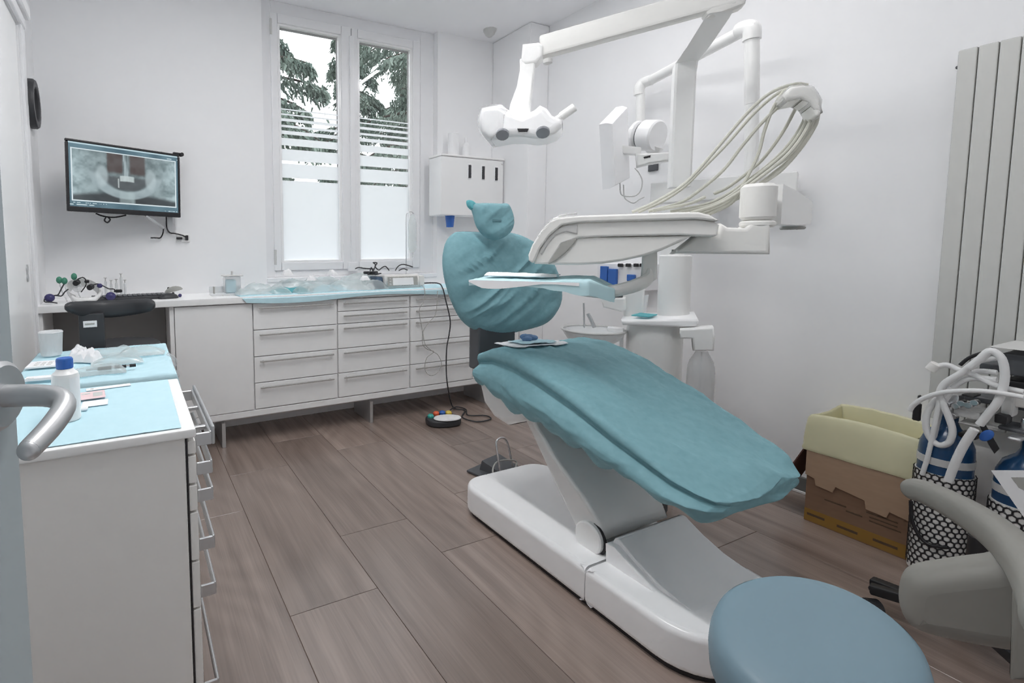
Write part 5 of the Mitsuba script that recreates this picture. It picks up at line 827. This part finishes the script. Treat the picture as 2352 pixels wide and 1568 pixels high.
for pts, lb in (([(2205, 838), (2225, 822), (2250, 812), (2275, 806)], 'black lead behind the white hoses, upper'), ([(2230, 852), (2260, 853), (2290, 850)], 'black lead behind the white hoses, lower')): solo('black_lead', tube([at(a, b, X=2.47) for a, b in pts], .005, 8, 6), 'm_black', lb, 'cable')
sg0 = [at(a, b, X=2.37) for a, b in ((2276, 1080), (2360, 1080), (2360, 1200))]
ip = thing('instruction_card', 'white printed card hanging over the right cylinder', 'card'); part('sheet', hull([P + V(t, 0, 0) for P in sg0 for t in (0, .002)]), 'm_paper', ip); part('print', hull([at(a, b, X=2.3685) + V(t, 0, 0) for a, b in ((2322, 1096), (2360, 1096), (2360, 1130), (2340, 1120)) for t in (0, .0008)]), 'm_grey', ip, 'grey printed block')
# blue stool seat and grey assistant stool
bs = thing('blue_stool', 'round stool with a padded light blue seat in the right foreground', 'stool'); bc = V(1.005, .355, 0)
from_px = np.array([at(a, b, z=.47)[:2] for a, b in ((1618, 1440), (1680, 1370), (1800, 1336), (1900, 1350), (2000, 1400), (2080, 1468), (2150, 1545), (1640, 1500), (1692, 1568))])
def ellfit(p):
    x, y = p[:, 0], p[:, 1]; mx, my = x.mean(), y.mean(); x, y = x - mx, y - my; D = np.stack([x * x, x * y, y * y, x, y], 1); c, *_ = np.linalg.lstsq(D, np.ones(len(x)), rcond=None)
    Mq = np.array([[c[0], c[1] / 2], [c[1] / 2, c[2]]]); ctr = np.linalg.solve(-2 * Mq, c[3:]); k = 1 + ctr @ Mq @ ctr; w, Q = np.linalg.eigh(Mq); return ctr + (mx, my), np.sqrt(k / w), Q
ec, er, eQ = ellfit(from_px)
def eloop(f, z, n=64):
    t = np.arange(n) * 2 * np.pi / n; q = ec + (eQ @ np.stack([er[0] * f * np.cos(t), er[1] * f * np.sin(t)])).T; return np.c_[q, np.full(n, z)]
ZSt = .47; part('seat', loft([eloop(f, ZSt + z) for f, z in ((.3, -.075), (.84, -.075), (.93, -.068), (.985, -.045), (1.0, -.02), (.99, .0), (.955, .016), (.88, .026), (.7, .032), (.4, .030), (.1, .028))]), 'm_blue_vinyl', bs, 'light blue vinyl seat pad', smooth=80)
part('seat_pan', loft([eloop(f, ZSt + z) for f, z in ((.3, -.095), (.75, -.095), (.78, -.078), (.3, -.076))]), 'm_black', bs); part('column', cyl((ec[0], ec[1], .09), (ec[0], ec[1], ZSt - .096), .025), 'm_chrome', bs)
for k in range(5):
    t = k * 2 * np.pi / 5 + .5; e = V(ec[0] + .13 * math.cos(t), ec[1] + .13 * math.sin(t), .075); part('leg', beam((ec[0], ec[1], .10), e, .035, .025, .008), 'm_black', bs); part('caster', cyl(e + V(-.01, 0, -.048), e + V(.01, 0, -.048), .026, 16), 'm_black', bs)
face(2180); gs = thing('assistant_stool', 'grey vinyl assistant stool with a curved arm bar at the right edge', 'stool'); GX = 1.62
gp_ = lambda a, b, d: vat(a, b, d)
part('arm_bar', bar([gp_(2072, 1118, 1.30), gp_(2130, 1132, 1.28), gp_(2210, 1172, 1.22), gp_(2290, 1226, 1.12), gp_(2352, 1290, 1.00), gp_(2400, 1380, .88), gp_(2400, 1460, .8)], [.027, .030, .033, .036, .036, .036, .03], [.026, .028, .03, .03, .03, .03, .026]), 'm_vinyl', gs, 'padded grey arm bar', smooth=70)
part('back_pad', pslab([(2062, 1400), (2066, 1350), (2090, 1325), (2160, 1312), (2260, 1300), (2420, 1285), (2420, 1520), (2330, 1512), (2220, 1492), (2130, 1470), (2084, 1445)], 1.02, .10, .04, 6, 4), 'm_vinyl', gs, 'padded grey cushion', smooth=70)
part('back_edge', pslab([(2332, 1290), (2420, 1280), (2420, 1568), (2322, 1568)], .96, .05, .015, 3), 'm_vinyl', gs)
e0_, e1_ = at(1990, 1352, z=.075), at(2110, 1370, z=.10); cs_ = at(2004, 1396, z=.03)
part('leg', cat(beam(at(1998, 1350, z=.078), at(2140, 1392, z=.095), .032, .03, .006)), 'm_black', gs); part('caster', cat(cyl(cs_ + V(-.014, .01, 0), cs_ + V(.014, -.01, 0), .027, 24), cyl(at(2004, 1352, z=.05), at(2004, 1352, z=.07), .010, 12)), 'm_black', gs)
hub = at(2240, 1420, z=.1); part('column', cyl((hub[0], hub[1], .07), (hub[0], hub[1], .34), .028), 'm_black', gs); part('base_leg', cat(*[beam((hub[0], hub[1], .09), V(hub[0] + .22 * math.cos(t), hub[1] + .22 * math.sin(t), .075), .035, .03, .006) for t in (.4, 1.6, 4.0, 5.3)]), 'm_black', gs)

# ================================================================ OUTSIDE
struct('ground', box((-30, 3.9, -3.2), (40, 60, -3.0)), 'm_ground' if 'm_ground' in scene else df('m_ground', (.22, .24, .20)), 'garden ground outside the window')
def needle_tone(p, n, uv): return mix((.10, .15, .13), (.36, .43, .37), noise(p.x * 1.7, p.y * 1.7, p.z * 1.7) * .7 + .5 * noise(p.x * 9, p.y * 9, p.z * 9) - .1)
mat('m_needles', type='twosided', b={'type': 'diffuse', 'reflectance': proc(needle_tone)}); df('m_bark', (.085, .07, .06))
def conifer(x, y, h, rad, seed, label, nb=52):
    g = np.random.default_rng(seed); t = thing('conifer', label, 'tree', None); z0 = -3.0
    part('trunk', tube([(x, y, z0), (x + .05, y, z0 + h * .5), (x, y, z0 + h * .97)], [.24, .15, .03], 9, 6), 'm_bark', t, smooth=60)
    vs, br = [], []
    for k in range(nb):
        s = (k + g.random()) / nb; zc = z0 + h * (.30 + .69 * s); L = rad * (1 - .80 * s) * (.65 + .5 * g.random()); a = g.random() * 2 * np.pi; d = V(math.cos(a), math.sin(a), 0); dr_ = .25 + .25 * g.random()
        P = lambda u: V(x, y, zc) + d * L * u + V(0, 0, .12 * L * u - dr_ * L * u * u)
        br.append(tube([P(u) for u in (.02, .35, .7, 1.0)], [.035, .012], 5, 2))
        m = int(420 * L / rad + 150); u = np.sqrt(g.random(m)) * .95 + .08; w = (g.random(m) - .5) * .8 * L * (1 - .55 * u) * .8
        pr_ = np.cross(d, V(0, 0, 1)); B = np.array([P(q) for q in u]) + w[:, None] * pr_ + V(0, 0, 1) * (-np.abs(g.normal(0, .14, m)))[:, None]
        for b_ in B:
            dl = .07 + .09 * g.random(); q = d * g.normal(.25, .35) + pr_ * g.normal(0, .45) + V(0, 0, -.55 - .5 * g.random()); q /= np.linalg.norm(q); sd_ = np.cross(q, g.normal(size=3)); sd_ /= np.linalg.norm(sd_) + 1e-9
            vs.extend([b_ - sd_ * .026, b_ + sd_ * .026, b_ + q * dl + sd_ * .012, b_ + q * dl * .9 - sd_ * .02])
    part('branches', cat(*br), 'm_bark', t, kind='stuff', smooth=False); v = np.array(vs); f = np.arange(len(v)).reshape(-1, 4)
    part('foliage', trimesh.Trimesh(v, np.vstack([f[:, [0, 1, 2]], f[:, [0, 2, 3]]]), process=False), 'm_needles', t, kind='stuff', smooth=False)
conifer(2.30, 10.3, 12.5, 2.3, 11, 'drooping conifer seen through the left half of the left pane')
conifer(6.15, 14.8, 15.5, 1.6, 12, 'tall conifer seen at the right edge of the left pane')
conifer(6.55, 10.6, 12.5, 3.0, 13, 'dense conifer filling the right pane')
conifer(9.6, 17.5, 15.5, 2.4, 14, 'farther conifer at the right edge of the right pane')
